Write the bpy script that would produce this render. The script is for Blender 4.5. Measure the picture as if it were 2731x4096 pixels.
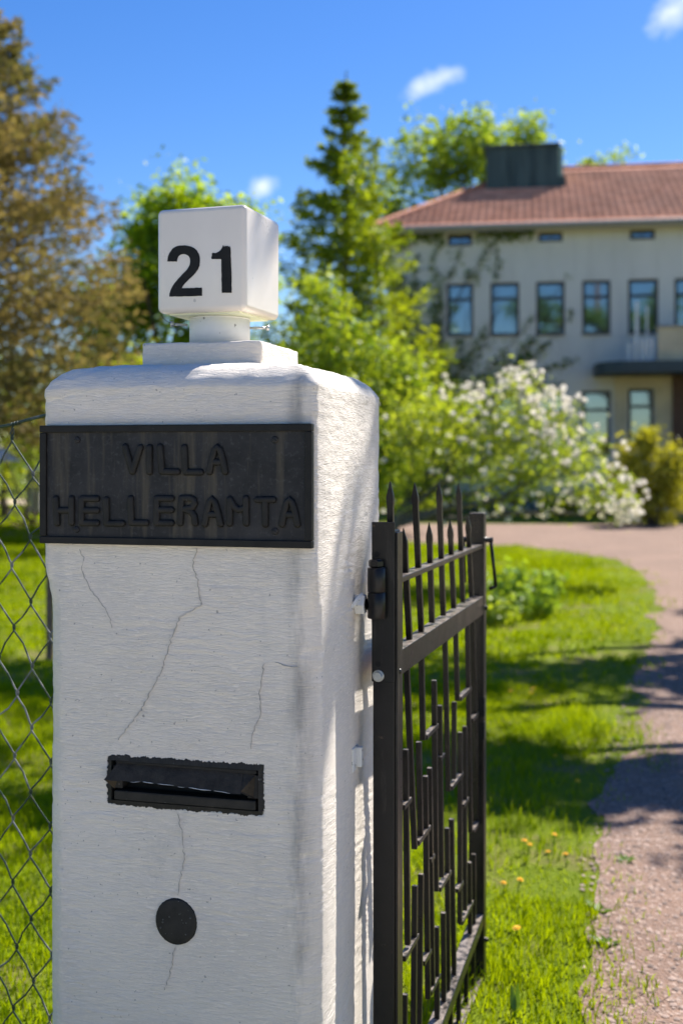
import bpy, bmesh, math, random
import numpy as np
from mathutils import Vector, Matrix, Quaternion

for o in list(bpy.data.objects):
    bpy.data.objects.remove(o, do_unlink=True)
random.seed(7)
RNG = np.random.default_rng(11)
R = math.radians
sc = bpy.context.scene
COL = sc.collection

# ------------------------------------------------------------------ camera
CAM_H, FPX, PCX, HORY = 1.74, 4700.0, 1365.5, 1830.0      # eye height (m), focal length, centre column and horizon row of the 2731x4096 photo
cam_d = bpy.data.cameras.new('camera')
cam = bpy.data.objects.new('camera', cam_d)
COL.objects.link(cam)
sc.camera = cam
cam.location = (0, 0, CAM_H)
cam.rotation_euler = (R(90), 0, 0)
cam_d.sensor_fit = 'VERTICAL'
cam_d.sensor_height = 36.0
cam_d.lens = FPX / 4096 * 36.0
cam_d.shift_y = -(2048 - HORY) / 4096
cam_d.clip_start, cam_d.clip_end = 0.05, 5000
cam_d.dof.use_dof = True
cam_d.dof.focus_distance = 2.52
cam_d.dof.aperture_fstop = 2.8

# ------------------------------------------------------------------ world, sun, exposure
SUN_A, SUN_EL = R(50), R(50)                               # azimuth from +X towards +Y, elevation
SUN_DIR = Vector((math.cos(SUN_EL) * math.cos(SUN_A), math.cos(SUN_EL) * math.sin(SUN_A), math.sin(SUN_EL)))
world = bpy.data.worlds.new('World')
sc.world = world
world.use_nodes = True
nt = world.node_tree
nt.nodes.clear()
w_out = nt.nodes.new('ShaderNodeOutputWorld')
w_bg = nt.nodes.new('ShaderNodeBackground')
sky = nt.nodes.new('ShaderNodeTexSky')
sky.sky_type = 'NISHITA'
sky.sun_disc = False
sky.sun_elevation = SUN_EL
sky.sun_rotation = R(90) - SUN_A
sky.altitude = 300
sky.air_density = 1.0
sky.dust_density = 0.25
sky.ozone_density = 3.0
hsv = nt.nodes.new('ShaderNodeHueSaturation')
hsv.inputs['Saturation'].default_value = 1.34
hsv.inputs['Hue'].default_value = 0.512
nt.links.new(sky.outputs[0], hsv.inputs['Color'])


def dirpx(x, y):
    return Vector(((x - PCX) / FPX, 1.0, (HORY - y) / FPX)).normalized()


# thin fair-weather clouds: soft patches broken up by noise
tc = nt.nodes.new('ShaderNodeTexCoord')
noise = nt.nodes.new('ShaderNodeTexNoise')
noise.inputs['Scale'].default_value = 34.0
noise.inputs['Detail'].default_value = 4.0
noise.inputs['Roughness'].default_value = 0.62
nt.links.new(tc.outputs['Generated'], noise.inputs['Vector'])
cloud_spots = [   # direction, long axis angle, half sizes, opacity
    (dirpx(1760, 312), R(22), 0.036, 0.0095), (dirpx(2715, 35), R(32), 0.036, 0.018), (dirpx(1045, 745), 0.2, 0.013, 0.010),
    (dirpx(3900, 100), 0.3, 0.10, 0.03), (dirpx(-900, 400), 0.2, 0.08, 0.02)]


def wmath(op, a, b=None, clamp=False):
    n = nt.nodes.new('ShaderNodeMath')
    n.operation = op
    n.use_clamp = clamp
    for i, v in enumerate((a, b)):
        if v is None:
            continue
        if isinstance(v, (int, float)):
            n.inputs[i].default_value = v
        else:
            nt.links.new(v, n.inputs[i])
    return n.outputs[0]


near = None
for d, ang, ha, hb in cloud_spots:
    right = d.cross(Vector((0, 0, 1))).normalized()
    up = right.cross(d).normalized()
    a1 = right * math.cos(ang) + up * math.sin(ang)
    a2 = -right * math.sin(ang) + up * math.cos(ang)
    a3 = a1.cross(a2)
    mp = nt.nodes.new('ShaderNodeMapping')
    mp.vector_type = 'TEXTURE'
    mp.inputs['Location'].default_value = d
    mp.inputs['Rotation'].default_value = Matrix((a1, a2, a3)).transposed().to_euler()
    mp.inputs['Scale'].default_value = (ha, hb, 0.3)
    nt.links.new(tc.outputs['Generated'], mp.inputs['Vector'])
    ln = nt.nodes.new('ShaderNodeVectorMath')
    ln.operation = 'LENGTH'
    nt.links.new(mp.outputs[0], ln.inputs[0])
    near = ln.outputs['Value'] if near is None else wmath('MINIMUM', near, ln.outputs['Value'])
m = wmath('MULTIPLY', wmath('ADD', wmath('SUBTRACT', 0.95, near), wmath('MULTIPLY', wmath('SUBTRACT', noise.outputs['Fac'], 0.5), 2.4)), 0.55, True)
mix = nt.nodes.new('ShaderNodeMixRGB')
nt.links.new(m, mix.inputs['Fac'])
nt.links.new(hsv.outputs[0], mix.inputs['Color1'])
mix.inputs['Color2'].default_value = (9.0, 9.2, 9.6, 1)
cloud_prev = mix.outputs[0]
nt.links.new(cloud_prev, w_bg.inputs['Color'])
w_bg.inputs['Strength'].default_value = 0.074
nt.links.new(w_bg.outputs[0], w_out.inputs[0])

sun_d = bpy.data.lights.new('sun', 'SUN')
sun = bpy.data.objects.new('sun', sun_d)
COL.objects.link(sun)
sun_d.energy = 5.0
sun_d.angle = R(0.53)
sun_d.color = (1.0, 0.95, 0.87)
sun.location = SUN_DIR * 60
sun.rotation_euler = SUN_DIR.to_track_quat('Z', 'Y').to_euler()

sc.view_settings.view_transform = 'Standard'
sc.view_settings.look = 'None'
sc.view_settings.gamma = 1.0
sc.view_settings.use_curve_mapping = False
sc.view_settings.exposure = 1.12
sc.cycles.max_bounces = 8
sc.cycles.transparent_max_bounces = 8
sc.cycles.use_denoising = True
sc.cycles.sample_clamp_indirect = 6.0
sc.cycles.use_adaptive_sampling = True
sc.cycles.adaptive_threshold = 0.02


# ================================================================== helpers
def P(x, y, Y):
    """point seen at photo pixel (x, y) at depth Y"""
    return Vector(((x - PCX) / FPX * Y, Y, CAM_H + (HORY - y) / FPX * Y))


def ray_plane(x, y, p0, n):
    d = Vector(((x - PCX) / FPX, 1.0, (HORY - y) / FPX))
    o = Vector((0, 0, CAM_H))
    return o + d * ((p0 - o).dot(n) / d.dot(n))


def tag(o, label=None, cat=None, group=None, kind=None):
    if label: o['label'] = label
    if cat: o['category'] = cat
    if group: o['group'] = group
    if kind: o['kind'] = kind
    return o


def empty(name, loc=(0, 0, 0), rz=0.0):
    o = bpy.data.objects.new(name, None)
    o.empty_display_size = 0.1
    COL.objects.link(o)
    o.location = loc
    o.rotation_euler = (0, 0, rz)
    return o


def link(name, me, mat, parent=None, smooth=False):
    if mat is not None and len(me.materials) == 0:
        me.materials.append(mat)
    if smooth:
        me.polygons.foreach_set('use_smooth', np.ones(len(me.polygons), dtype=bool))
    o = bpy.data.objects.new(name, me)
    COL.objects.link(o)
    if parent is not None:
        o.parent = parent
    return o


def bm_obj(name, bm, mat, parent=None, smooth=False):
    me = bpy.data.meshes.new(name)
    bm.normal_update()
    bm.to_mesh(me)
    bm.free()
    return link(name, me, mat, parent, smooth)


def np_mesh(name, verts, faces, tint=None):
    """faces: (n,k) int array, k = 3 or 4"""
    verts = np.asarray(verts, dtype=np.float32)
    faces = np.asarray(faces, dtype=np.int32)
    n, k = faces.shape
    me = bpy.data.meshes.new(name)
    me.vertices.add(len(verts))
    me.vertices.foreach_set('co', verts.ravel())
    me.loops.add(n * k)
    me.loops.foreach_set('vertex_index', faces.ravel())
    me.polygons.add(n)
    me.polygons.foreach_set('loop_start', np.arange(0, n * k, k, dtype=np.int32))
    me.polygons.foreach_set('loop_total', np.full(n, k, dtype=np.int32))
    me.update(calc_edges=True)
    if tint is not None:
        at = me.attributes.new('tint', 'FLOAT', 'POINT')
        at.data.foreach_set('value', np.asarray(tint, dtype=np.float32))
    return me


def box_bm(bm, x0, x1, y0, y1, z0, z1, bevel=0.0, seg=2):
    m = bmesh.new()
    bmesh.ops.create_cube(m, size=1.0)
    for v in m.verts:
        v.co = Vector((x0 + (v.co.x + .5) * (x1 - x0), y0 + (v.co.y + .5) * (y1 - y0), z0 + (v.co.z + .5) * (z1 - z0)))
    if bevel > 0:
        bmesh.ops.bevel(m, geom=list(m.edges), offset=bevel, segments=seg, profile=0.5, affect='EDGES')
    me = bpy.data.meshes.new('t')
    m.to_mesh(me)
    m.free()
    bm.from_mesh(me)
    bpy.data.meshes.remove(me)


def box(name, x0, x1, y0, y1, z0, z1, mat, parent=None, bevel=0.0, seg=2):
    bm = bmesh.new()
    box_bm(bm, x0, x1, y0, y1, z0, z1, bevel, seg)
    return bm_obj(name, bm, mat, parent)


def bar_bm(bm, a, b, wx, wy, ax=None, bevel=0.0015):
    """square bar from a to b; ax = direction of its wx side"""
    a, b = Vector(a), Vector(b)
    d = (b - a)
    L = d.length
    d.normalize()
    ax = Vector(ax) if ax is not None else Vector((1, 0, 0))
    ax = (ax - d * ax.dot(d)).normalized()
    ay = d.cross(ax)
    m = bmesh.new()
    bmesh.ops.create_cube(m, size=1.0)
    if bevel:
        for v in m.verts:
            v.co = Vector((v.co.x * wx, v.co.y * wy, v.co.z * L))
        bmesh.ops.bevel(m, geom=list(m.edges), offset=bevel, segments=1, affect='EDGES')
    else:
        for v in m.verts:
            v.co = Vector((v.co.x * wx, v.co.y * wy, v.co.z * L))
    c = (a + b) / 2
    for v in m.verts:
        v.co = c + ax * v.co.x + ay * v.co.y + d * v.co.z
    me = bpy.data.meshes.new('t')
    m.to_mesh(me)
    m.free()
    bm.from_mesh(me)
    bpy.data.meshes.remove(me)


def cyl_bm(bm, a, b, r0, r1=None, n=20, cap=True, bevel=0.0):
    a, b = Vector(a), Vector(b)
    r1 = r0 if r1 is None else r1
    d = (b - a).normalized()
    ax = Vector((1, 0, 0)) if abs(d.x) < .9 else Vector((0, 1, 0))
    ax = (ax - d * ax.dot(d)).normalized()
    ay = d.cross(ax)
    rings = [(a, r0), (b, r1)]
    if bevel:
        rings = [(a, r0 - bevel), (a + d * bevel, r0), (b - d * bevel, r1), (b, r1 - bevel)]
    rv = []
    for c, r in rings:
        rv.append([bm.verts.new(c + (ax * math.cos(2 * math.pi * i / n) + ay * math.sin(2 * math.pi * i / n)) * r) for i in range(n)])
    for k in range(len(rv) - 1):
        for i in range(n):
            bm.faces.new((rv[k][i], rv[k][(i + 1) % n], rv[k + 1][(i + 1) % n], rv[k + 1][i]))
    if cap:
        bm.faces.new(rv[0][::-1])
        bm.faces.new(rv[-1])


def tube_np(pts, rad, n=6):
    """tapered tube through pts (m,3) with radii (m,) -> verts, quads"""
    pts = np.asarray(pts, float)
    rad = np.asarray(rad, float)
    m = len(pts)
    t = np.gradient(pts, axis=0)
    t /= np.linalg.norm(t, axis=1)[:, None] + 1e-9
    ref = np.where(np.abs(t[:, 2:3]) > 0.9, np.array([[1., 0, 0]]), np.array([[0, 0, 1.]]))
    if m > 1 and (np.abs(t[:, 2]) > .9).any() and not (np.abs(t[:, 2]) > .9).all():
        ref = np.tile(np.array([[0.31, 0.95, 0.02]]), (m, 1))
    ax = np.cross(t, ref)
    ax /= np.linalg.norm(ax, axis=1)[:, None] + 1e-9
    ay = np.cross(t, ax)
    ang = np.arange(n) * 2 * np.pi / n
    V = pts[:, None, :] + rad[:, None, None] * (ax[:, None, :] * np.cos(ang)[None, :, None] + ay[:, None, :] * np.sin(ang)[None, :, None])
    i = np.arange(m - 1)[:, None] * n
    j = np.arange(n)[None, :]
    j2 = (j + 1) % n
    F = np.stack([i + j, i + j2, i + n + j2, i + n + j], -1).reshape(-1, 4)
    return V.reshape(-1, 3), F


class NB:
    """collects numpy pieces with 4-corner faces"""
    def __init__(s):
        s.v, s.f, s.t, s.n = [], [], [], 0

    def add(s, v, f, t=None):
        s.v.append(v)
        s.f.append(np.asarray(f) + s.n)
        s.t.append(np.full(len(v), 0.5) if t is None else t)
        s.n += len(v)

    def obj(s, name, mat, parent=None, smooth=False):
        me = np_mesh(name, np.concatenate(s.v), np.concatenate(s.f), np.concatenate(s.t))
        return link(name, me, mat, parent, smooth)


def vnoise(x, y, seed=0):
    """smooth 2-D value noise in [-1, 1]"""
    x, y = np.asarray(x, float), np.asarray(y, float)
    xi, yi = np.floor(x).astype(np.int64), np.floor(y).astype(np.int64)
    fx, fy = x - xi, y - yi
    fx, fy = fx * fx * (3 - 2 * fx), fy * fy * (3 - 2 * fy)

    def h(a, b):
        n = (a * 374761393 + b * 668265263 + seed * 974634777) & 0xFFFFFFFF
        n = ((n ^ (n >> 13)) * 1274126177) & 0xFFFFFFFF
        return ((n ^ (n >> 16)) & 0xFFFF) / 32767.5 - 1
    return (h(xi, yi) * (1 - fx) + h(xi + 1, yi) * fx) * (1 - fy) + (h(xi, yi + 1) * (1 - fx) + h(xi + 1, yi + 1) * fx) * fy


# ================================================================== materials
class Mat:
    def __init__(s, name):
        s.m = bpy.data.materials.new(name)
        s.m.use_nodes = True
        s.t = s.m.node_tree
        s.b = s.t.nodes['Principled BSDF']
        s.co = s.t.nodes.new('ShaderNodeTexCoord').outputs['Object']

    def n(s, typ, **kw):
        nd = s.t.nodes.new(typ)
        for k, v in kw.items():
            setattr(nd, k, v)
        return nd

    def set(s, nd, key, v):
        if isinstance(v, (int, float, tuple)):
            if isinstance(v, tuple) and len(v) == 3 and nd.inputs[key].type == 'RGBA':
                v = v + (1,)
            nd.inputs[key].default_value = v
        else:
            s.t.links.new(v, nd.inputs[key])

    def noise(s, scale, detail=4, rough=0.55, stretch=None, co=None, dist=0.0):
        co = co if co is not None else s.co
        if stretch:
            mp = s.n('ShaderNodeMapping')
            mp.inputs['Scale'].default_value = stretch
            s.t.links.new(co, mp.inputs['Vector'])
            co = mp.outputs[0]
        nd = s.n('ShaderNodeTexNoise')
        nd.inputs['Scale'].default_value = scale
        nd.inputs['Detail'].default_value = detail
        nd.inputs['Roughness'].default_value = rough
        nd.inputs['Distortion'].default_value = dist
        s.t.links.new(co, nd.inputs['Vector'])
        return nd.outputs['Fac']

    def ramp(s, fac, p0, p1, c0=(0, 0, 0), c1=(1, 1, 1)):
        nd = s.n('ShaderNodeValToRGB')
        e = nd.color_ramp.elements
        e[0].position, e[1].position = p0, p1
        e[0].color, e[1].color = tuple(c0) + (1,), tuple(c1) + (1,)
        s.t.links.new(fac, nd.inputs[0])
        return nd.outputs[0]

    def mix(s, fac, a, b, typ='MIX'):
        nd = s.n('ShaderNodeMixRGB', blend_type=typ)
        s.set(nd, 'Fac', fac)
        s.set(nd, 'Color1', a)
        s.set(nd, 'Color2', b)
        return nd.outputs[0]

    def math(s, op, a, b=0.5):
        nd = s.n('ShaderNodeMath', operation=op)
        for i, v in enumerate((a, b)):
            if isinstance(v, (int, float)):
                nd.inputs[i].default_value = v
            else:
                s.t.links.new(v, nd.inputs[i])
        return nd.outputs[0]

    def bump(s, h, strength=0.3, dist=0.01, prev=None):
        nd = s.n('ShaderNodeBump')
        nd.inputs['Strength'].default_value = strength
        nd.inputs['Distance'].default_value = dist
        s.t.links.new(h, nd.inputs['Height'])
        if prev is not None:
            s.t.links.new(prev, nd.inputs['Normal'])
        return nd.outputs[0]

    def out(s, col=None, rough=0.6, normal=None, spec=0.5, metal=0.0):
        if col is not None: s.set(s.b, 'Base Color', col)
        s.set(s.b, 'Roughness', rough)
        s.b.inputs['Specular IOR Level'].default_value = spec
        s.b.inputs['Metallic'].default_value = metal
        if normal is not None: s.t.links.new(normal, s.b.inputs['Normal'])
        return s.m


def simple(name, c, rough=0.6, var=0.15, scale=8.0, spec=0.4, bump=0.0, bscale=40.0, metal=0.0):
    M = Mat(name)
    f = M.noise(scale, 5)
    a = tuple(x * (1 - var) for x in c)
    b = tuple(min(1, x * (1 + var)) for x in c)
    col = M.ramp(f, 0.3, 0.7, a, b)
    nrm = M.bump(M.noise(bscale, 4), bump, 0.01) if bump else None
    return M.out(col, rough, nrm, spec, metal)


PWID = 0.624


def plaster_mat():
    M = Mat('white_plaster')
    big = M.noise(2.2, 4)
    col = M.ramp(big, 0.3, 0.75, (0.775, 0.70, 0.605), (0.87, 0.785, 0.685))
    st = M.noise(5.0, 5, 0.6, (3.0, 3.0, 0.35))
    col = M.mix(M.math('MULTIPLY', M.ramp(st, 0.58, 0.80), 0.30), col, (0.50, 0.49, 0.47))
    sp = M.noise(105.0, 2, 0.5)
    col = M.mix(M.math('MULTIPLY', M.ramp(sp, 0.715, 0.75), 0.6), col, (0.16, 0.15, 0.14))
    al = M.noise(7.0, 4, 0.6, (1.0, 1.0, 0.5))
    col = M.mix(M.math('MULTIPLY', M.ramp(al, 0.70, 0.80), 0.22), col, (0.36, 0.45, 0.30))
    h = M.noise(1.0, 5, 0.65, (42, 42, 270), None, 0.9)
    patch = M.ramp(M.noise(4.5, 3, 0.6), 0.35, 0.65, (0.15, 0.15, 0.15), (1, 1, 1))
    col = M.mix(M.math('MULTIPLY', M.math('MULTIPLY', M.ramp(h, 0.44, 0.30), patch), 0.28), col, (0.42, 0.39, 0.35))  # dark comb lines: crevice dirt, also painting relief shade into the colour
    # grey runs down the chamfer and below the cap
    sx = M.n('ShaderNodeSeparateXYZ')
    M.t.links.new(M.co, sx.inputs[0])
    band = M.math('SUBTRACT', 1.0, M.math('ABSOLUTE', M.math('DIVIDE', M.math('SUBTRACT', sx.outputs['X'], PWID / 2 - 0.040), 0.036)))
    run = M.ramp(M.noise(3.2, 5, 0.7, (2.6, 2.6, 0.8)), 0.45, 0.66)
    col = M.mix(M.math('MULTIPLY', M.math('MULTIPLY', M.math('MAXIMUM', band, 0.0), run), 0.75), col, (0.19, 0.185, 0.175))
    cap = M.math('MULTIPLY', M.ramp(sx.outputs['Z'], 1.55 / 4, 1.9 / 4) if False else M.ramp(M.noise(9.0, 5, 0.7, (1, 1, .5)), 0.60, 0.74), 0.25)
    col = M.mix(cap, col, (0.45, 0.43, 0.39))
    nrm = M.bump(h, 0.95, 0.004)
    nrm = M.bump(M.noise(420.0, 3, 0.6), 0.22, 0.0015, nrm)
    return M.out(col, 0.72, nrm, 0.3)


def smooth_white(name, c=(0.76, 0.745, 0.70)):
    M = Mat(name)
    col = M.ramp(M.noise(30, 4), 0.3, 0.7, tuple(x * .93 for x in c), c)
    sp = M.noise(60.0, 2, 0.5)
    col = M.mix(M.math('MULTIPLY', M.ramp(sp, 0.71, 0.74), 0.7), col, (0.12, 0.10, 0.08))
    return M.out(col, 0.55, M.bump(M.noise(180, 3), 0.1, 0.002), 0.4)


def opal_mat():
    M = Mat('opal_plastic')
    col = M.ramp(M.noise(6, 4, 0.6, (1, 1, .5)), 0.35, 0.75, (0.70, 0.63, 0.545), (0.76, 0.69, 0.60))
    sp = M.noise(38.0, 2, 0.5)
    col = M.mix(M.math('MULTIPLY', M.ramp(sp, 0.745, 0.77), 0.45), col, (0.25, 0.24, 0.23))
    rg = M.ramp(M.noise(9, 5), 0.3, 0.8, (0.14, 0.14, 0.14), (0.34, 0.34, 0.34))
    m = M.out(col, 0.2, M.bump(M.noise(5, 2), 0.05, 0.01), 0.5)
    M.t.links.new(rg, M.b.inputs['Roughness'])
    return m


def plate_mat():
    M = Mat('weathered_bronze')
    f = M.noise(9, 6, 0.65)
    col = M.ramp(f, 0.3, 0.75, (0.012, 0.012, 0.0125), (0.042, 0.041, 0.041))
    st = M.noise(4.0, 5, 0.6, (9, 9, 0.5))
    col = M.mix(M.math('MULTIPLY', M.ramp(st, 0.52, 0.68), 0.8), col, (0.085, 0.072, 0.050))
    fine = M.noise(90, 4, 0.7)
    col = M.mix(M.math('MULTIPLY', M.ramp(fine, 0.54, 0.72), 0.4), col, (0.10, 0.10, 0.10))
    nrm = M.bump(M.noise(150, 4), 0.12, 0.002)
    rg = M.ramp(f, 0.3, 0.7, (0.42, 0.42, 0.42), (0.62, 0.62, 0.62))
    m = M.out(col, 0.5, nrm, 0.18)
    M.t.links.new(rg, M.b.inputs['Roughness'])
    return m


def black_paint(name, base=0.013, chips=0.5, rough=0.45):
    M = Mat(name)
    f = M.noise(25, 6, 0.65)
    col = M.ramp(f, 0.3, 0.75, (base * .7, base * .68, base * .62), (base * 1.7, base * 1.55, base * 1.35))
    c = M.noise(130, 3, 0.6)
    col = M.mix(M.math('MULTIPLY', M.ramp(c, 0.70, 0.76), chips), col, (0.30, 0.30, 0.30))
    nrm = M.bump(M.noise(80, 4, 0.6), 0.25, 0.002)
    return M.out(col, rough, nrm, 0.2)


def iron_mat():
    M = Mat('black_gate_paint')
    f = M.noise(14, 6, 0.65)
    col = M.ramp(f, 0.25, 0.8, (0.003, 0.003, 0.0032), (0.011, 0.0105, 0.010))
    st = M.noise(30, 5, 0.65, (1, 1, 0.15))
    col = M.mix(M.math('MULTIPLY', M.ramp(st, 0.58, 0.72), 0.55), col, (0.060, 0.054, 0.048))
    rs = M.noise(42, 4, 0.7)
    col = M.mix(M.math('MULTIPLY', M.ramp(rs, 0.68, 0.75), 0.6), col, (0.13, 0.085, 0.055))
    geo = M.n('ShaderNodeNewGeometry')
    sep = M.n('ShaderNodeSeparateXYZ')
    M.t.links.new(geo.outputs['Normal'], sep.inputs[0])
    dust = M.math('MULTIPLY', M.ramp(sep.outputs['Z'], 0.7, 0.98), M.ramp(M.noise(45, 4), 0.35, 0.62))
    col = M.mix(M.math('MULTIPLY', dust, 0.8), col, (0.30, 0.25, 0.21))
    nrm = M.bump(M.noise(120, 4, 0.6), 0.16, 0.002)
    rg = M.ramp(f, 0.3, 0.7, (0.26, 0.26, 0.26), (0.42, 0.42, 0.42))
    m = M.out(col, 0.4, nrm, 0.32)
    M.t.links.new(rg, M.b.inputs['Roughness'])
    return m


def leaf_mat(name, c_dark, c_light, trans=0.45, gloss=0.06, scale=1.2, through=(1.5, 1.3, 0.4)):
    m = bpy.data.materials.new(name)
    m.use_nodes = True
    t = m.node_tree
    t.nodes.clear()
    out = t.nodes.new('ShaderNodeOutputMaterial')
    geo = t.nodes.new('ShaderNodeTexCoord')
    at = t.nodes.new('ShaderNodeAttribute')
    at.attribute_name = 'tint'
    nz = t.nodes.new('ShaderNodeTexNoise')
    nz.inputs['Scale'].default_value = scale
    t.links.new(geo.outputs['Object'], nz.inputs['Vector'])
    ad = t.nodes.new('ShaderNodeMath')
    ad.operation = 'MULTIPLY_ADD'
    t.links.new(at.outputs['Fac'], ad.inputs[0])
    ad.inputs[1].default_value = 0.7
    t.links.new(nz.outputs['Fac'], ad.inputs[2])
    rp = t.nodes.new('ShaderNodeValToRGB')
    rp.color_ramp.elements[0].position = 0.45
    rp.color_ramp.elements[1].position = 1.2 if False else 1.0
    rp.color_ramp.elements[0].color = c_dark + (1,)
    rp.color_ramp.elements[1].color = c_light + (1,)
    t.links.new(ad.outputs[0], rp.inputs[0])
    df = t.nodes.new('ShaderNodeBsdfDiffuse')
    tr = t.nodes.new('ShaderNodeBsdfTranslucent')
    t.links.new(rp.outputs[0], df.inputs[0])
    br = t.nodes.new('ShaderNodeMixRGB')
    br.blend_type = 'MULTIPLY'
    br.inputs[0].default_value = 1.0
    br.inputs[2].default_value = through + (1,)
    t.links.new(rp.outputs[0], br.inputs[1])
    t.links.new(br.outputs[0], tr.inputs[0])
    m1 = t.nodes.new('ShaderNodeMixShader')
    m1.inputs[0].default_value = trans
    t.links.new(df.outputs[0], m1.inputs[1])
    t.links.new(tr.outputs[0], m1.inputs[2])
    gl = t.nodes.new('ShaderNodeBsdfGlossy')
    gl.inputs['Roughness'].default_value = 0.45
    m2 = t.nodes.new('ShaderNodeMixShader')
    m2.inputs[0].default_value = gloss * .5
    t.links.new(m1.outputs[0], m2.inputs[1])
    t.links.new(gl.outputs[0], m2.inputs[2])
    t.links.new(m2.outputs[0], out.inputs[0])
    return m


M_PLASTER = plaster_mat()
M_NECK = smooth_white('painted_pipe')
M_OPAL = opal_mat()
M_PLATE = plate_mat()
M_RIM = black_paint('plate_rim', 0.012, 0.25, 0.5)
M_LETTER = black_paint('plate_letters', 0.017, 0.3, 0.5)
M_BLACK = black_paint('black_paint', 0.012, 0.35, 0.5)
M_SLOT = black_paint('black_slot_paint', 0.022, 0.8, 0.6)
M_DIGIT = black_paint('black_tape', 0.010, 0.4, 0.55)
M_IRON = iron_mat()
M_HOLE = simple('dark_hole', (0.003, 0.003, 0.003), 0.8)
M_STEEL = simple('galvanised_steel', (0.45, 0.47, 0.46), 0.35, 0.2, 60, 0.5, 0.1, 200, 0.8)
M_CHIPPED = None


def chipped_white():
    M = Mat('chipped_white_paint')
    col = M.ramp(M.noise(60, 4, 0.7), 0.36, 0.42, (0.03, 0.028, 0.02), (0.66, 0.65, 0.62))
    return M.out(col, 0.6, M.bump(M.noise(60, 4, .7), 0.3, 0.002), 0.4)


M_CHIPPED = chipped_white()
M_CRACK = simple('crack_shadow', (0.42, 0.39, 0.35), 0.9)
M_WIRE = None


def wire_mat():
    M = Mat('weathered_green_wire')
    f = M.noise(9, 3, 0.6)
    col = M.ramp(f, 0.50, 0.60, (0.018, 0.040, 0.024), (0.20, 0.20, 0.20))
    col = M.mix(M.math('MULTIPLY', M.ramp(M.noise(25, 3), 0.62, 0.72), 0.6), col, (0.17, 0.11, 0.05))
    return M.out(col, 0.45, None, 0.5)


M_WIRE = wire_mat()
M_BARK = simple('bark', (0.085, 0.065, 0.05), 0.9, 0.4, 20, 0.2, 0.6, 60)
M_GREYBARK = simple('grey_bark', (0.13, 0.12, 0.10), 0.9, 0.35, 20, 0.2, 0.5, 60)

# ================================================================== ground
EDGE = np.array([(0.70, 2.55), (0.83, 3.77), (1.12, 5.2), (1.72, 7.24), (2.36, 9.4), (3.25, 12.3), (3.9, 14.6), (4.5, 17.8), (4.62, 20.0), (4.3, 21.6), (3.5, 22.9), (1.5, 23.8), (-1.2, 24.4)])
EDGE_Z = np.array([-1.0, 2.55, 3.77, 5.2, 7.24, 9.4, 12.3, 14.6, 17.8, 20.0, 21.6, 22.9, 23.8, 24.4])
EDGE_X = np.array([0.55, 0.70, 0.83, 1.12, 1.72, 2.36, 3.25, 3.9, 4.5, 4.62, 4.3, 3.5, 1.5, -1.2])
RIGHT = np.array([(3.9, 2.4), (4.2, 4.0), (4.7, 6.5), (5.6, 9.5), (6.8, 12.5), (8.2, 15.5), (10.0, 18.5), (13.5, 21.5), (19.0, 23.5)])


def lawn_material():
    M = Mat('lawn_turf')
    f = M.noise(0.5, 5, 0.6)
    col = M.ramp(f, 0.3, 0.7, (0.09, 0.14, 0.003), (0.17, 0.22, 0.005))
    g = M.noise(14, 5, 0.7)
    col = M.mix(M.math('MULTIPLY', M.ramp(g, 0.4, 0.7), 0.6), col, (0.19, 0.24, 0.006))
    soil = M.noise(1.7, 4, 0.6)
    col = M.mix(M.math('MULTIPLY', M.ramp(soil, 0.50, 0.62), 0.6), col, (0.19, 0.14, 0.075))
    return M.out(col, 0.9, M.bump(M.noise(30, 5, .7), 0.8, 0.05), 0.15)


def gravel_material():
    M = Mat('reddish_gravel')
    f = M.noise(0.9, 5, 0.6)
    col = M.ramp(f, 0.3, 0.72, (0.178, 0.112, 0.082), (0.262, 0.168, 0.122))
    v = M.n('ShaderNodeTexVoronoi')
    v.inputs['Scale'].default_value = 75
    M.t.links.new(M.co, v.inputs['Vector'])
    hs = M.n('ShaderNodeSeparateColor')
    M.t.links.new(v.outputs['Color'], hs.inputs[0])
    col = M.mix(M.math('MULTIPLY', M.ramp(hs.outputs[0], 0.2, 0.9), 0.45), col, (0.15, 0.115, 0.10))
    col = M.mix(M.math('MULTIPLY', M.ramp(hs.outputs[1], 0.75, 0.95), 0.5), col, (0.42, 0.33, 0.28))
    nrm = M.bump(v.outputs['Distance'], 0.6, 0.012)
    nrm = M.bump(M.noise(6, 4), 0.35, 0.05, nrm)
    return M.out(col, 0.9, nrm, 0.2)


M_LAWN, M_GRAVEL = lawn_material(), gravel_material()
M_SOIL = simple('bare_soil', (0.20, 0.145, 0.105), 0.95, 0.3, 12, 0.1, 0.6, 50)
bm = bmesh.new()
S = 900
for k, (xa, xb, ya, yb) in enumerate([(-S, S, -S, S)]):
    bm.faces.new([bm.verts.new(p) for p in ((xa, ya, 0), (xb, ya, 0), (xb, yb, 0), (xa, yb, 0))])
tag(bm_obj('ground', bm, M_LAWN), kind='structure')


def densify(pts, step, amp, seed):
    out = []
    for (a, b) in zip(pts[:-1], pts[1:]):
        a, b = np.array(a, float), np.array(b, float)
        n = max(1, int(np.linalg.norm(b - a) / step))
        for i in range(n):
            out.append(a + (b - a) * i / n)
    out.append(np.array(pts[-1], float))
    out = np.array(out)
    s = np.arange(len(out)) * step
    out[:, 0] += amp * (vnoise(s * 1.3, s * 0 + 3, seed) + .6 * vnoise(s * 5, s * 0 + 9, seed + 1))
    out[:, 1] += amp * (vnoise(s * 1.1, s * 0 + 5, seed + 2) + .6 * vnoise(s * 4.5, s * 0 + 1, seed + 3))
    return out


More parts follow.
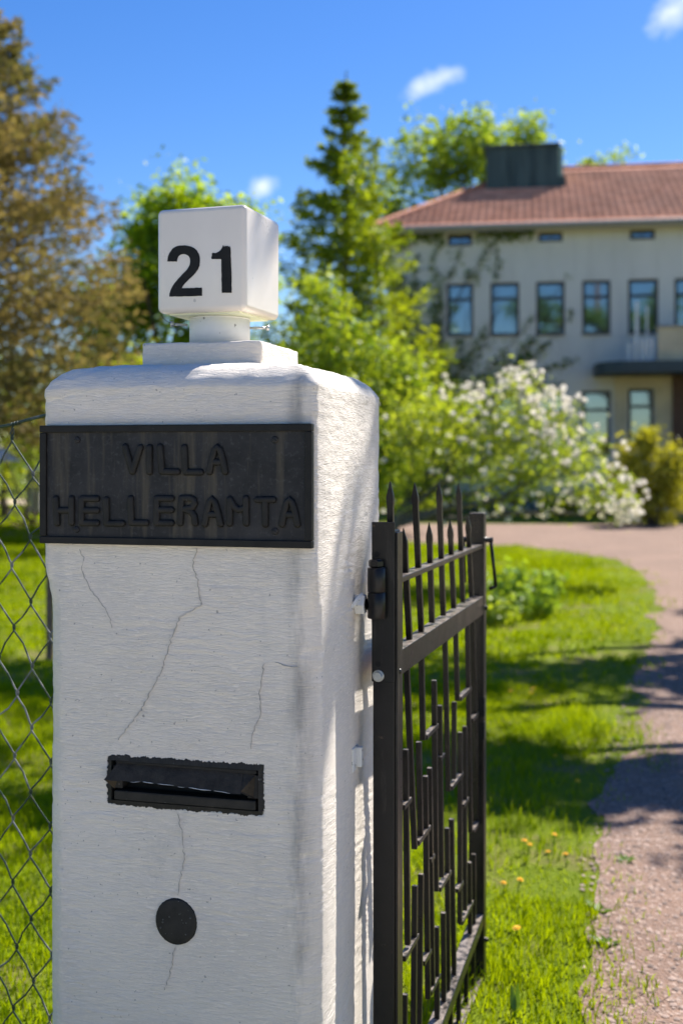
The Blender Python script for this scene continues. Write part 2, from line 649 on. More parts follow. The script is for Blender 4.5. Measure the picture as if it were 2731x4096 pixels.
left_edge = densify([(0.5, -1.0)] + [tuple(p) for p in EDGE] + [(-6, 25.3), (-12, 26)], 0.12, 0.10, 3)
right_edge = densify([tuple(p) for p in RIGHT], 0.2, 0.06, 9)
far = densify([(26, 25), (26, 29.2), (8.0, 30.4), (-2, 31.0), (-12, 31.5)], 0.3, 0.06, 21)
poly = list(left_edge) + list(far[::-1]) + list(right_edge[::-1]) + [np.array((3.9, -1.0))]
bm = bmesh.new()
bm.faces.new([bm.verts.new((p[0], p[1], 0.006)) for p in poly])
bmesh.ops.triangulate(bm, faces=list(bm.faces))
for f in bm.faces:
    if f.normal.z < 0: f.normal_flip()
tag(bm_obj('driveway', bm, M_GRAVEL), kind='structure')
bm = bmesh.new()
bm.faces.new([bm.verts.new(p) for p in ((-60, -26, .008), (60, -26, .008), (60, 1.6, .008), (-60, 1.6, .008))])
tag(bm_obj('street', bm, simple('pale_bounce_road', (0.46, 0.42, 0.36), .9, .12, 1.5)), kind='structure')  # unseen street, widened and paled to bounce light onto the pillar front
bm = bmesh.new()
pp = densify([(-40, 46), (-12, 43.5), (-6, 43.0)], 0.5, 0.25, 31)
qq = densify([(-6, 47.5), (-12, 48.5), (-40, 52)], 0.5, 0.3, 33)
bm.faces.new([bm.verts.new((p[0], p[1], 0.006)) for p in list(pp) + list(qq)])
bmesh.ops.triangulate(bm, faces=list(bm.faces))
tag(bm_obj('path', bm, simple('sandy_path', (0.42, 0.33, 0.22), 0.95, 0.15, 2)), kind='structure')

# ---- stones loose on the gravel
def scatter_stones(n, zr, size):
    nb = NB()
    base = np.array([(1, 0, 0), (0, 1, 0), (-1, 0, 0), (0, -1, 0), (.1, .1, .8), (0, 0, -.6)])
    fac = np.array([(0, 1, 4, 4), (1, 2, 4, 4), (2, 3, 4, 4), (3, 0, 4, 4)])
    z = RNG.uniform(zr[0], zr[1], n)
    x = np.interp(z, EDGE_Z, EDGE_X) + RNG.uniform(-0.06, 2.3, n)
    V, F, T = [], [], []
    s = size * RNG.uniform(0.4, 1.3, n) ** 1.5
    a = RNG.uniform(0, 6.28, n)
    b = base[None] * (1 + RNG.uniform(-.3, .3, (n, 6, 1)))
    bx = b[..., 0] * np.cos(a)[:, None] - b[..., 1] * np.sin(a)[:, None]
    by = b[..., 0] * np.sin(a)[:, None] + b[..., 1] * np.cos(a)[:, None]
    V = np.stack([x[:, None] + bx * s[:, None], z[:, None] + by * s[:, None], 0.008 + np.maximum(b[..., 2], -.3) * s[:, None] * .8], -1).reshape(-1, 3)
    tri = np.array([(0, 1, 4), (1, 2, 4), (2, 3, 4), (3, 0, 4)])
    F = (np.arange(n)[:, None, None] * 6 + tri[None]).reshape(-1, 3)
    T = np.repeat(RNG.uniform(0, 1, n), 6)
    return np_mesh('gravel_stones', V, F, T)


def stone_material():
    M = Mat('loose_stones')
    at = M.n('ShaderNodeAttribute', attribute_name='tint')
    col = M.ramp(at.outputs['Fac'], 0.0, 1.0, (0.14, 0.105, 0.09), (0.38, 0.28, 0.23))
    return M.out(col, 0.85, None, 0.2)


tag(link('gravel_stones', scatter_stones(9000, (3.2, 10), 0.010), stone_material()), 'small reddish grey stones strewn over the gravel driveway', 'gravel', kind='stuff')

# ---- grass
def grass(n, zr, xr_fn, hgt, wid, seed):
    r = np.random.default_rng(seed)
    z = r.uniform(0, 1, n) ** 0.8 * (zr[1] - zr[0]) + zr[0]
    lo, hi = xr_fn(z)
    x = r.uniform(0, 1, n) * (hi - lo) + lo
    ed = np.interp(z, EDGE_Z, EDGE_X)
    edge_wobble = 0.22 * vnoise(z * 1.6, x * 1.6, 5) + 0.10 * vnoise(z * 5, x * 5, 6)
    dist = ed + edge_wobble - x                           # > 0 inside the lawn
    bare = vnoise(x * 1.5 + 20, z * 0.75, 8) + 0.5 * vnoise(x * 5, z * 4, 12)
    near_edge = np.clip(1 - dist / 0.9, 0, 1)
    p = np.clip(dist / 0.5 + 0.45, 0, 1) * np.where(bare + near_edge * 0.75 > np.where((z > 5.4) & (z < 8.6), 0.48, 0.68), 0.30, 1.0)
    keep = r.uniform(0, 1, n) < p
    x, z, dist = x[keep], z[keep], dist[keep]
    n = len(x)
    clump = 0.75 + 0.45 * vnoise(x * 2.3, z * 2.3, 4) + .2 * vnoise(x * 9, z * 9, 14)
    h = hgt * r.uniform(0.55, 1.35, n) * np.clip(clump, .4, 1.4)
    w = wid * r.uniform(0.7, 1.3, n)
    a = r.uniform(0, 2 * np.pi, n)
    lean = r.uniform(0.1, 0.8, n) * h
    la = r.uniform(0, 2 * np.pi, n)
    cx, cy = np.cos(a) * w, np.sin(a) * w
    lx, ly = np.cos(la) * lean, np.sin(la) * lean
    Z0 = np.full(n, -0.002)
    v0 = np.stack([x - cx, z - cy, Z0], -1)
    v1 = np.stack([x + cx, z + cy, Z0], -1)
    v2 = np.stack([x + cx * .7 + lx * .35, z + cy * .7 + ly * .35, h * .6], -1)
    v3 = np.stack([x - cx * .7 + lx * .35, z - cy * .7 + ly * .35, h * .6], -1)
    v4 = np.stack([x + lx, z + ly, h], -1)
    V = np.stack([v0, v1, v2, v3, v4], 1).reshape(-1, 3)
    b = np.arange(n)[:, None] * 5
    F = np.concatenate([b + np.array([[0, 1, 2]]), b + np.array([[0, 2, 3]]), b + np.array([[3, 2, 4]])])
    t = np.clip(r.uniform(0, 1, n) * .7 + .25 + .25 * vnoise(x * 1.1, z * 1.1, 17), 0, 1)
    return np_mesh('grass', V, F, np.repeat(t, 5))


M_GRASS = leaf_mat('grass_blades', (0.07, 0.145, 0.003), (0.245, 0.335, 0.006), 0.5, 0.0, 0.7)
fr = lambda z: (-0.32 * z - 0.9, np.minimum(0.32 * z + 0.9, np.interp(z, EDGE_Z, EDGE_X) + 0.45))
tag(link('grass', grass(130000, (2.9, 9.0), fr, 0.052, 0.0030, 1), M_GRASS), 'short sunlit lawn grass beside the gate', 'grass', kind='stuff')
fr2 = lambda z: (-0.32 * z - 1.2, np.minimum(0.32 * z + 1.2, np.interp(z, EDGE_Z, EDGE_X) + 0.3))
tag(link('grass', grass(110000, (9.0, 24.5), fr2, 0.060, 0.0085, 2), M_GRASS), 'mown lawn grass farther off towards the house', 'grass', kind='stuff')
fr3 = lambda z: (-0.34 * z - 2, -0.12 * z)
tag(link('grass', grass(40000, (24.5, 43), fr3, 0.07, 0.02, 3), M_GRASS), 'far lawn grass under the trees at left', 'grass', kind='stuff')

# ================================================================== gate pillar
TH = R(14.7)
XH = Vector((math.cos(TH), -math.sin(TH), 0))              # along the pillar's front, to the right
YH = Vector((math.sin(TH), math.cos(TH), 0))               # into the depth
PW, PD = 0.624, 0.58
CORNER = Vector(((1268 - PCX) / FPX * 2.42, 2.42, 0))
PC = CORNER - XH * PW / 2 + YH * PD / 2
pillar = empty('gate_pillar', PC, -TH)
tag(pillar, 'white plastered gate pillar with combed surface, chamfered corners and stepped top', 'pillar')


def loc_front(x, y, off=0.0):
    """photo pixel -> pillar coordinates on the front plane moved off metres towards the viewer"""
    p0 = CORNER - YH * off
    p = ray_plane(x, y, p0, YH)
    d = p - PC
    return d.dot(XH), d.dot(YH), p.z


FY = -PD / 2
HEAD_Z, STOP1, STOP0 = 1.890, 1.515, 1.395
slot_a, slot_b = loc_front(418, 3020), loc_front(1068, 3245)
disc_c = loc_front(706, 3685)
SLX0, SLX1 = slot_a[0] + .012, slot_b[0] - .012
SLZ1 = (loc_front(418, 3018)[2] + loc_front(1068, 3052)[2]) / 2 - .007
SLZ0 = (loc_front(430, 3232)[2] + loc_front(1060, 3255)[2]) / 2 + .006


def build_pillar():
    KC = 0.055
    CH = 0.042
    M_ = 12
    # corner curves in (along face 1, along face 2) inset coordinates
    s = np.linspace(0, 1, M_)
    sq = []
    for t in s:                                            # nearly square, rounded 10 mm
        r = 0.012
        if t < .4: sq.append((KC + (r - KC) * t / .4, 0))
        elif t > .6: sq.append((0, r + (KC - r) * (t - .6) / .4))
        else:
            a = (t - .4) / .2 * math.pi / 2
            sq.append((r - r * math.sin(a), r - r * math.cos(a)))
    ch = []
    for t in s:
        if t < .25: ch.append((KC + (CH - KC) * t / .25, 0))
        elif t > .75: ch.append((0, CH + (KC - CH) * (t - .75) / .25))
        else:
            q = (t - .25) / .5
            bul = 0.004 * math.sin(math.pi * q)
            ch.append((CH * (1 - q) - bul * .7, CH * q - bul * .7))
    sq, ch = np.array(sq), np.array(ch)
    NF, NS = 110, 90
    zs = list(np.linspace(-0.02, 0.5, 14)[:-1]) + list(np.arange(0.5, HEAD_Z, 0.0034))
    rows = [(z, 0.0) for z in zs]
    for q in np.linspace(0, 1, 12):                        # weathered slope of the head, then the nearly flat top
        a = q * math.pi / 2
        rows.append((HEAD_Z + 0.047 * (.5 * math.sin(a) + .5 * q), 0.050 * (.5 * (1 - math.cos(a)) + .5 * q)))
    for q in np.linspace(.05, 1, 22):
        rows.append((HEAD_Z + 0.047 + 0.010 * min(1, q * 3), 0.050 + 0.17 * q))
    verts = []
    zpos, upos, face = [], [], []
    hw, hd = PW / 2, PD / 2
    for z, ins in rows:
        f = np.clip((z - STOP0) / (STOP1 - STOP0), 0, 1)
        f = f * f * (3 - 2 * f)
        c = ch * (1 - f) + sq * f
        ring = []
        fc = []
        w, d = hw - ins, hd - ins
        # front, left to right
        xs = np.linspace(-w + KC, w - KC, NF)
        for x in xs: ring.append((x, -d)); fc.append(0)
        for a, b in c[1:-1]: ring.append((w - a, -d + b)); fc.append(4)
        ys = np.linspace(-d + KC, d - KC, NS)
        for y in ys: ring.append((w, y)); fc.append(1)
        for a, b in c[1:-1]: ring.append((w - b, d - a)); fc.append(4)
        for x in xs[::-4]: ring.append((x, d)); fc.append(2)
        for a, b in c[1:-1]: ring.append((-w + a, d - b)); fc.append(4)
        for y in ys[::-4]: ring.append((-w, y)); fc.append(3)
        for a, b in c[1:-1]: ring.append((-w + b, -d + a)); fc.append(4)
        ring = np.array(ring)
        per = np.concatenate([[0], np.cumsum(np.linalg.norm(np.diff(ring, axis=0), axis=1))])
        nxt, prv = np.roll(ring, -1, 0), np.roll(ring, 1, 0)
        tg = nxt - prv
        nr = np.stack([tg[:, 1], -tg[:, 0]], -1)
        nr /= np.linalg.norm(nr, axis=1)[:, None] + 1e-9
        # combed plaster: low horizontal ridges that drift and break, plus lumps
        head = np.clip((z - 1.50) / .1, 0, 1)
        wob = 0.010 * vnoise(per * 7, per * 0 + z * 3, 2) + 0.004 * vnoise(per * 25, per * 0 + z * 20, 3)
        ridge = vnoise(per * 11, (z + wob) / 0.0070, 5) + .5 * vnoise(per * 24, (z + 2 * wob) / 0.0045, 6)
        mask = 0.45 + 0.8 * vnoise(per * 5, per * 0 + z * 6, 7)
        disp = 0.0011 * ridge * np.clip(mask, 0.1, 1.1) * (1 - .45 * head)
        disp += 0.0010 * vnoise(per * 45, per * 0 + z * 90, 11) * (0.35 + .5 * head)
        disp += 0.0005 * vnoise(per * 6, per * 0 + z * 6, 13) + 0.0012 * vnoise(per * 2.1, per * 0 + z * 2.3, 15)
        # knocked edges
        disp -= np.where(np.array(fc) == 4, 0.0018 * np.clip(vnoise(per * 20, per * 0 + z * 45, 19), 0, 1), 0)
        if ins > 0 or z > HEAD_Z - .02:
            disp += 0.0015 * vnoise(per * 30, per * 0 + ins * 60 + z * 40, 23)
        x, y = ring[:, 0], ring[:, 1]
        fr_ = np.array(fc) == 0
        # smoother plaster where the slot and the plug are set
        ex = np.maximum(np.maximum(SLX0 - x, x - SLX1), np.maximum(SLZ0 - z, z - SLZ1))
        near = np.clip(1 - ex / 0.02, 0, 1) * fr_
        rr = np.hypot(x - disc_c[0], z - disc_c[2])
        near = np.maximum(near, np.clip(1 - (rr - .035) / 0.02, 0, 1) * fr_)
        disp = disp * (1 - .75 * near)
        if SLZ0 < z < SLZ1:
            disp = np.where(fr_ & (x > SLX0) & (x < SLX1), -0.045, disp)
        p = ring + nr * disp[:, None]
        zz = np.full(len(ring), z)
        if ins > 0.04:
            zz = zz + disp
        verts.append(np.column_stack([p, zz]))
    n = len(verts[0])
    m = len(verts)
    V = np.concatenate(verts)
    i = np.arange(m - 1)[:, None] * n
    j = np.arange(n)[None]
    F = np.stack([i + j, i + (j + 1) % n, i + n + (j + 1) % n, i + n + j], -1).reshape(-1, 4)
    me = np_mesh('shaft', V, F)
    bm_ = bmesh.new()
    bm_.from_mesh(me)
    bm_.verts.ensure_lookup_table()
    bm_.faces.new([bm_.verts[(m - 1) * n + k] for k in range(n)])
    bm_.to_mesh(me)
    bm_.free()
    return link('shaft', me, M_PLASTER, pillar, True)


build_pillar()


def rough_block(name, x0, x1, y0, y1, z0, z1, mat, parent, amp=0.0016, cuts=26, rnd=0.006, seed=1):
    bm = bmesh.new()
    box_bm(bm, x0, x1, y0, y1, z0, z1, rnd, 3)
    bmesh.ops.subdivide_edges(bm, edges=[e for e in bm.edges if e.calc_length() > .02], cuts=cuts, use_grid_fill=True)
    bm.normal_update()
    cs = np.array([v.co[:] for v in bm.verts])
    nz = vnoise(cs[:, 0] * 70 + cs[:, 1] * 31, cs[:, 2] * 90 + cs[:, 1] * 57, seed) + .8 * vnoise(cs[:, 0] * 20 + cs[:, 1] * 17, cs[:, 2] * 25 + cs[:, 1] * 11, seed + 1)
    for v, k in zip(bm.verts, nz):
        v.co += v.normal * float(k) * amp
    return bm_obj(name, bm, mat, parent, True)


PTOP = HEAD_Z + 0.05
PLZ = 2.000
pl_w = 0.285
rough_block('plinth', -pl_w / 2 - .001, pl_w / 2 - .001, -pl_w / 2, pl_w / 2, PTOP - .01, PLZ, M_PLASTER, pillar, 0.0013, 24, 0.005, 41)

# ---- cracks in the plaster (thin dark fissures)
def crack(pts, width=0.0012, seed=0):
    r = random.Random(seed)
    P3 = [loc_front(x, y, 0.0) for x, y in pts]
    line = []
    for a, b in zip(P3[:-1], P3[1:]):
        L = math.hypot(b[0] - a[0], b[2] - a[2])
        k = max(2, int(L / 0.006))
        for i in range(k):
            t = i / k
            line.append((a[0] + (b[0] - a[0]) * t + r.uniform(-.0026, .0026), a[2] + (b[2] - a[2]) * t + r.uniform(-.001, .001)))
    line.append((P3[-1][0], P3[-1][2]))
    bm = bmesh.new()
    prev = None
    for i, (x, z) in enumerate(line):
        w = .75 * width * max(.06, r.uniform(-.5, 1.0) * (1.1 + float(vnoise(i * .22, seed, 77)))) * (0.25 if i in (0, len(line) - 1) else 1)
        y = FY - 0.0022
        q = (bm.verts.new((x - w, y, z)), bm.verts.new((x + w, y, z)), bm.verts.new((x + w * .3, y + .004, z)), bm.verts.new((x - w * .3, y + .004, z)))
        if prev:
            for k in range(4):
                bm.faces.new((prev[k], prev[(k + 1) % 4], q[(k + 1) % 4], q[k]))
        prev = q
    return bm_obj('crack', bm, M_CRACK, pillar)


crack([(790, 2195), (770, 2260), (795, 2330), (805, 2420), (720, 2470), (685, 2560), (640, 2700), (560, 2850), (475, 2960)], 0.0010, 1)
crack([(1055, 2655), (1040, 2760), (1045, 2850), (1010, 2930), (1005, 2995)], 0.0011, 2)
crack([(715, 3255), (728, 3330), (738, 3440), (722, 3510), (712, 3580)], 0.0008, 3)
crack([(322, 2195), (335, 2230), (330, 2290), (370, 2370), (430, 2440), (450, 2510)], 0.0006, 4)
crack([(1100, 2650), (1150, 2665), (1190, 2668)], 0.0008, 5)
crack([(700, 3790), (690, 3860), (660, 3960)], 0.0005, 6)

# ---- name plate
PLX0, PLX1 = -PW / 2 + 0.001, PW / 2 - 0.006
plate_z1, plate_z0 = loc_front(700, 1699)[2], loc_front(700, 2181)[2]
plate = empty('name_plate', pillar.matrix_basis @ Vector((0, FY, plate_z0)), -TH)
tag(plate, 'dark weathered metal name plate with raised VILLA HELLERANTA lettering screwed to the pillar', 'name plate')
PHt = plate_z1 - plate_z0
BK, FRW = -0.012, 0.0155                                    # front of the sunk field, width of the raised rim
box('field', PLX0 + .004, PLX1 - .004, BK, -.0005, .004, PHt - .004, M_PLATE, plate)
for nm, a in (('rim', (PLX0, PLX1, -.019, -.001, 0, FRW)), ('rim', (PLX0, PLX1, -.019, -.001, PHt - FRW, PHt)),
              ('rim', (PLX0, PLX0 + FRW, -.0185, -.001, FRW + .0004, PHt - FRW - .0004)), ('rim', (PLX1 - FRW, PLX1, -.0185, -.001, FRW + .0004, PHt - FRW - .0004))):
    box(nm, *a, M_RIM, plate, 0.0018, 2)


def plate_uv(zx, zy):
    """pixel in the enlarged view of the plate -> plate coordinates"""
    x, y = 100 + .829 * zx, 1600 + .829 * zy
    u, v, z = loc_front(x, y, 0.012)
    return u, z - plate_z0


def stroke_bm(bm, pts, r, depth, y0, n=10):
    """rounded raised stroke through 2-D points, half sunk in the plane y = y0"""
    pts = [Vector(p) for p in pts]
    fine = []
    for a, b in zip(pts[:-1], pts[1:]):
        k = max(1, int((b - a).length / .006))
        fine += [a + (b - a) * i / k for i in range(k)]
    fine.append(pts[-1])
    m = len(fine)
    prof = []
    d0 = (fine[0] - fine[1]).normalized()
    d1 = (fine[-1] - fine[-2]).normalized()
    seq = [(fine[0] + d0 * r * math.cos(q), r * math.sin(q)) for q in (0.05, .5, .9, 1.25)] + [(p, r) for p in fine] + [(fine[-1] + d1 * r * math.cos(q), r * math.sin(q)) for q in (1.25, .9, .5, .05)]
    rings = []
    for i, (p, rad) in enumerate(seq):
        a = seq[max(0, i - 1)][0]
        b = seq[min(len(seq) - 1, i + 1)][0]
        t = (b - a).normalized()
        nrm = Vector((-t.y, t.x))
        ring = []
        for k in range(n + 1):
            th = math.pi * k / n
            c, s_ = math.cos(th), math.sin(th)
            c = math.copysign(abs(c) ** .6, c)
            q = p + nrm * rad * c
            ring.append(bm.verts.new((q.x, y0 - depth * (rad / r) ** .6 * s_ ** .65, q.y)))
        rings.append(ring)
    for a, b in zip(rings[:-1], rings[1:]):
        for k in range(n):
            bm.faces.new((a[k], a[k + 1], b[k + 1], b[k]))


LET = [
    ('V', [[(487, 225), (522, 345)], [(522, 345), (560, 228)]]), ('I', [[(604, 228), (604, 347)]]),
    ('L', [[(655, 225), (665, 345)], [(665, 345), (738, 346)]]), ('L', [[(772, 228), (778, 348)], [(778, 348), (850, 348)]]),
    ('A', [[(893, 346), (905, 285), (918, 240), (930, 226), (944, 242), (958, 290), (968, 346)], [(905, 300), (957, 300)]]),
    ('H', [[(153, 475), (160, 594)], [(229, 475), (229, 592)], [(156, 532), (229, 532)]]),
    ('E', [[(279, 476), (277, 594)], [(279, 476), (350, 476)], [(279, 532), (350, 532)], [(278, 593), (350, 593)]]),
    ('L', [[(396, 480), (398, 595)], [(398, 595), (472, 595)]]), ('L', [[(513, 475), (518, 592)], [(518, 592), (588, 592)]]),
    ('E', [[(639, 477), (639, 594)], [(639, 475), (709, 475)], [(639, 530), (709, 530)], [(639, 593), (709, 593)]]),
    ('R', [[(758, 478), (752, 594)], [(758, 474), (800, 472), (818, 482), (822, 500), (812, 518), (770, 526)], [(775, 528), (808, 542), (820, 562), (824, 594)]]),
    ('A', [[(870, 598), (882, 535), (893, 492), (905, 476), (920, 494), (934, 545), (946, 598)], [(885, 552), (934, 552)]]),
    ('N', [[(990, 478), (990, 595)], [(1068, 475), (1070, 595)], [(990, 478), (1012, 515), (1032, 530), (1066, 520)]]),
    ('T', [[(1122, 481), (1200, 481)], [(1161, 481), (1162, 600)]]),
    ('A', [[(1242, 600), (1254, 536), (1265, 493), (1278, 478), (1292, 496), (1306, 547), (1316, 600)], [(1257, 553), (1305, 553)]])]
for ch, strokes in LET:
    bm = bmesh.new()
    for i, st in enumerate(strokes):
        stroke_bm(bm, [plate_uv(*p) for p in st], 0.0074, 0.0095 - .0004 * i, BK + .001)
    bm_obj('letter', bm, M_LETTER, plate, True)
for sx, sy in ((254, 193), (1207, 192), (250, 624), (1207, 633)):
    u, z = plate_uv(sx, sy)
    bm = bmesh.new()
    cyl_bm(bm, (u, BK + .001, z), (u, BK - .0035, z), 0.0078, 0.0066, 18, True, .001)
    s_ = bm_obj('screw', bm, M_PLATE, plate, True)
    bm = bmesh.new()
    an = random.uniform(-.6, .6)
    bar_bm(bm, (u - .006 * math.cos(an), BK - .0034, z - .006 * math.sin(an)), (u + .006 * math.cos(an), BK - .0034, z + .006 * math.sin(an)), .0016, .0008, (0, 1, 0), 0)
    bm_obj('slot', bm, M_HOLE, s_)

# ---- letter slot
slot = empty('mail_slot', pillar.matrix_basis @ Vector(((SLX0 + SLX1) / 2, FY, SLZ0)), -TH)
tag(slot, 'black painted letter slot with slanted hood set into the white pillar', 'mail slot')
SW, SH = (SLX1 - SLX0) / 2, SLZ1 - SLZ0


def ragged_ring(x0, x1, z0, z1, grow, inner, y, seed, jag=0.004):
    """ring of paint with a torn outer edge; (inner) rect is the hole"""
    r = random.Random(seed)
    per = []
    def side(a, b, n):
        for i in range(n):
            t = i / n
            per.append((a[0] + (b[0] - a[0]) * t, a[1] + (b[1] - a[1]) * t))
    nx, nz = 130, 44
    side((x0, z0), (x1, z0), nx); side((x1, z0), (x1, z1), nz); side((x1, z1), (x0, z1), nx); side((x0, z1), (x0, z0), nz)
    bm = bmesh.new()
    O, I = [], []
    cx, cz = (x0 + x1) / 2, (z0 + z1) / 2
    for i, (x, z) in enumerate(per):
        dx = (x - cx) / ((x1 - x0) / 2)
        dz = (z - cz) / ((z1 - z0) / 2)
        g = grow + jag * (0.6 * float(vnoise(i * .19, seed, 3)) + 0.5 * r.uniform(-1, 1))
        ox, oz = x, z
        if abs(dx) > .9999: ox += math.copysign(g, dx)
        if abs(dz) > .9999: oz += math.copysign(g, dz)
        if abs(dx) > .97 and abs(dz) > .9: ox -= math.copysign(.002, dx); oz -= math.copysign(.002, dz)
        O.append(bm.verts.new((ox, y + .0025, oz)))
        k = min(max(x, inner[0]), inner[1]), min(max(z, inner[2]), inner[3])
        I.append(bm.verts.new((k[0], y - .0004, k[1])))
    n = len(O)
    D = [bm.verts.new((v.co.x, 0.040, v.co.z)) for v in I]
    for i in range(n):
        j = (i + 1) % n
        for q in ((O[i], O[j], I[j], I[i]), (I[i], I[j], D[j], D[i])):
            try: bm.faces.new(q)
            except ValueError: pass
    bm.faces.new(D)
    return bm


inner = (-SW + .006, SW - .006, .006, SH - .006)
bm = ragged_ring(-SW, SW, 0, SH, 0.005, inner, -0.0028, 4, 0.0042)
bm_obj('recess', bm, M_SLOT, slot)
# frame inside the recess
box('slot_opening', -SW + .008, SW - .008, .030, .034, .010, SH - .010, M_HOLE, slot)
box('frame_rail', -SW + .012, SW - .012, -.003, .0295, .0065, .027, M_SLOT, slot, .003, 2)
box('frame_rail', -SW + .012, SW - .012, .004, .032, SH - .018, SH - .0075, M_SLOT, slot, .003, 2)
box('frame_side', -SW + .0075, -SW + .030, .002, .0318, .0302, SH - .0182, M_SLOT, slot, .002, 2)
box('frame_side', SW - .032, SW - .0075, .002, .0318, .0302, SH - .0182, M_SLOT, slot, .002, 2)
# slanted hood: a bent sheet with closed cheeks
hx0, hx1, hz1, hz0, hy0, hy1 = -SW + .014, SW - .030, SH - .010, SH - .042, 0.006, -0.028
bm = bmesh.new()
NX = 40
top, lip = [], []
for i in range(NX + 1):
    t = i / NX
    x_top = hx0 + .018 + (hx1 - hx0 - .030) * t
    x_lip = hx0 - .014 + (hx1 - hx0 + .014 - .006) * t
    wob = .0012 * float(vnoise(t * 14, 2, 8)) + .0016 * math.sin(t * 5)
    top.append((bm.verts.new((x_top, hy0, hz1 - .004 * t)), bm.verts.new((x_top, hy0 + .002, hz1 - .003 - .004 * t))))
    lip.append((bm.verts.new((x_lip, hy1 + wob, hz0 + wob - .006 * t)), bm.verts.new((x_lip + .001, hy1 + .0022 + wob, hz0 - .0006 + wob - .006 * t))))
for i in range(NX):
    bm.faces.new((top[i][0], top[i + 1][0], lip[i + 1][0], lip[i][0]))
    bm.faces.new((top[i][1], lip[i][1], lip[i + 1][1], top[i + 1][1]))
    bm.faces.new((lip[i][0], lip[i + 1][0], lip[i + 1][1], lip[i][1]))
    bm.faces.new((top[i][0], top[i][1], top[i + 1][1], top[i + 1][0]))
M_HOOD = simple('scratched_hood_paint', (0.050, 0.040, 0.029), 0.65, .35, 35, .15, .25, 120)
hood = bm_obj('hood', bm, M_HOOD, slot, False)
for xx, xt, sgn in ((hx0 - .014, hx0 + .018, 1), (hx1 - .006, hx1 - .012, -1)):
    bm = bmesh.new()
    dz = -.006 if sgn < 0 else 0
    a = [(xt, hy0, hz1 - .001 + dz * .7), (xx + .0005 * sgn, hy1 + .001, hz0 + dz), (xx + sgn * .010 + (.030 if sgn < 0 else -.0), .002, hz0 - .026), (xt + (.030 if sgn < 0 else -.012), .002, hz1 - .002 + dz)]
    vs = [bm.verts.new(p) for p in a]
    ws = [bm.verts.new((p[0] + sgn * .002, p[1] + .001, p[2])) for p in a]
    bm.faces.new(vs); bm.faces.new(ws[::-1])
    for i in range(4):
        bm.faces.new((vs[i], vs[(i + 1) % 4], ws[(i + 1) % 4], ws[i]))
    bm_obj('cheek', bm, M_HOOD, hood)
# scraped bright edge along the lip
M_BARE = simple('bare_metal_edge', (0.55, 0.55, 0.54), 0.4, .2, 90)


def lip_pt(t):
    wob = .0012 * float(vnoise(t * 14, 2, 8)) + .0016 * math.sin(t * 5)
    return (hx0 - .014 + (hx1 - hx0 + .008) * t, hy1 + wob - .0006, hz0 + wob - .006 * t + .0002)


for t0, t1, w in ((.20, .27, .0009), (.29, .37, .0016), (.40, .52, .0011), (.55, .60, .0008), (.63, .79, .0018), (.81, .93, .0010)):
    nb = NB()
    q = np.linspace(t0, t1, 8)
    v, f = tube_np(np.array([lip_pt(t) for t in q]), w * .55 * np.array([.3, .8, 1, .7, 1, .9, .6, .3]), 5)
    nb.add(v, f)
    nb.obj('worn_edge', M_BARE, hood)
bm = bmesh.new()
cyl_bm(bm, (0.012, -.0025, .019), (.012, .002, .019), .0042, None, 12)
bm_obj('rivet', bm, M_BLACK, slot)

# ---- black round plug
plug = empty('pipe_plug', pillar.matrix_basis @ Vector((disc_c[0], FY, disc_c[2])), -TH)
tag(plug, 'round black painted plug low on the front of the pillar', 'plug')
bm = bmesh.new()
NP = 96
rP = 0.0478
c0 = bm.verts.new((0, -.0055, 0))
prev = None
rngs = []
for q, (rr, y) in enumerate(((.5, -.0055), (.9, -.0048), (.97, -.0036), (1.02, .0026))):
    ring = []
    for i in range(NP):
        a = 2 * math.pi * i / NP
        e = (0.012 * float(vnoise(i * .5, 3, 6)) + .012 * random.uniform(-1, 1)) if q == 3 else 0.004 * float(vnoise(i * .3, 3, 16))
        ring.append(bm.verts.new((math.cos(a) * rP * (rr + e) * 0.985, y + (.0006 * float(vnoise(i * .6, q, 9)) if q else 0), math.sin(a) * rP * (rr + e) * 1.04)))
    rngs.append(ring)
for i in range(NP):
    bm.faces.new((c0, rngs[0][(i + 1) % NP], rngs[0][i]))
    for q in range(3):
        bm.faces.new((rngs[q][i], rngs[q][(i + 1) % NP], rngs[q + 1][(i + 1) % NP], rngs[q + 1][i]))
bmesh.ops.recalc_face_normals(bm, faces=list(bm.faces))
bm_obj('cap', bm, M_SLOT, plug, True)
M_BLISTER = simple('scuffed_blister', (0.075, 0.073, 0.07), .6, .3, 90)
for k in range(11):
    a, q = random.uniform(0, 6.28), random.uniform(.3, .8) * rP
    bm = bmesh.new()
    bmesh.ops.create_icosphere(bm, subdivisions=1, radius=random.uniform(.0014, .003), matrix=Matrix.Translation((q * math.cos(a), -.0052, q * math.sin(a))) @ Matrix.Diagonal((1, .4, 1, 1)))
    bm_obj('paint_blister', bm, M_BLISTER, plug, True)

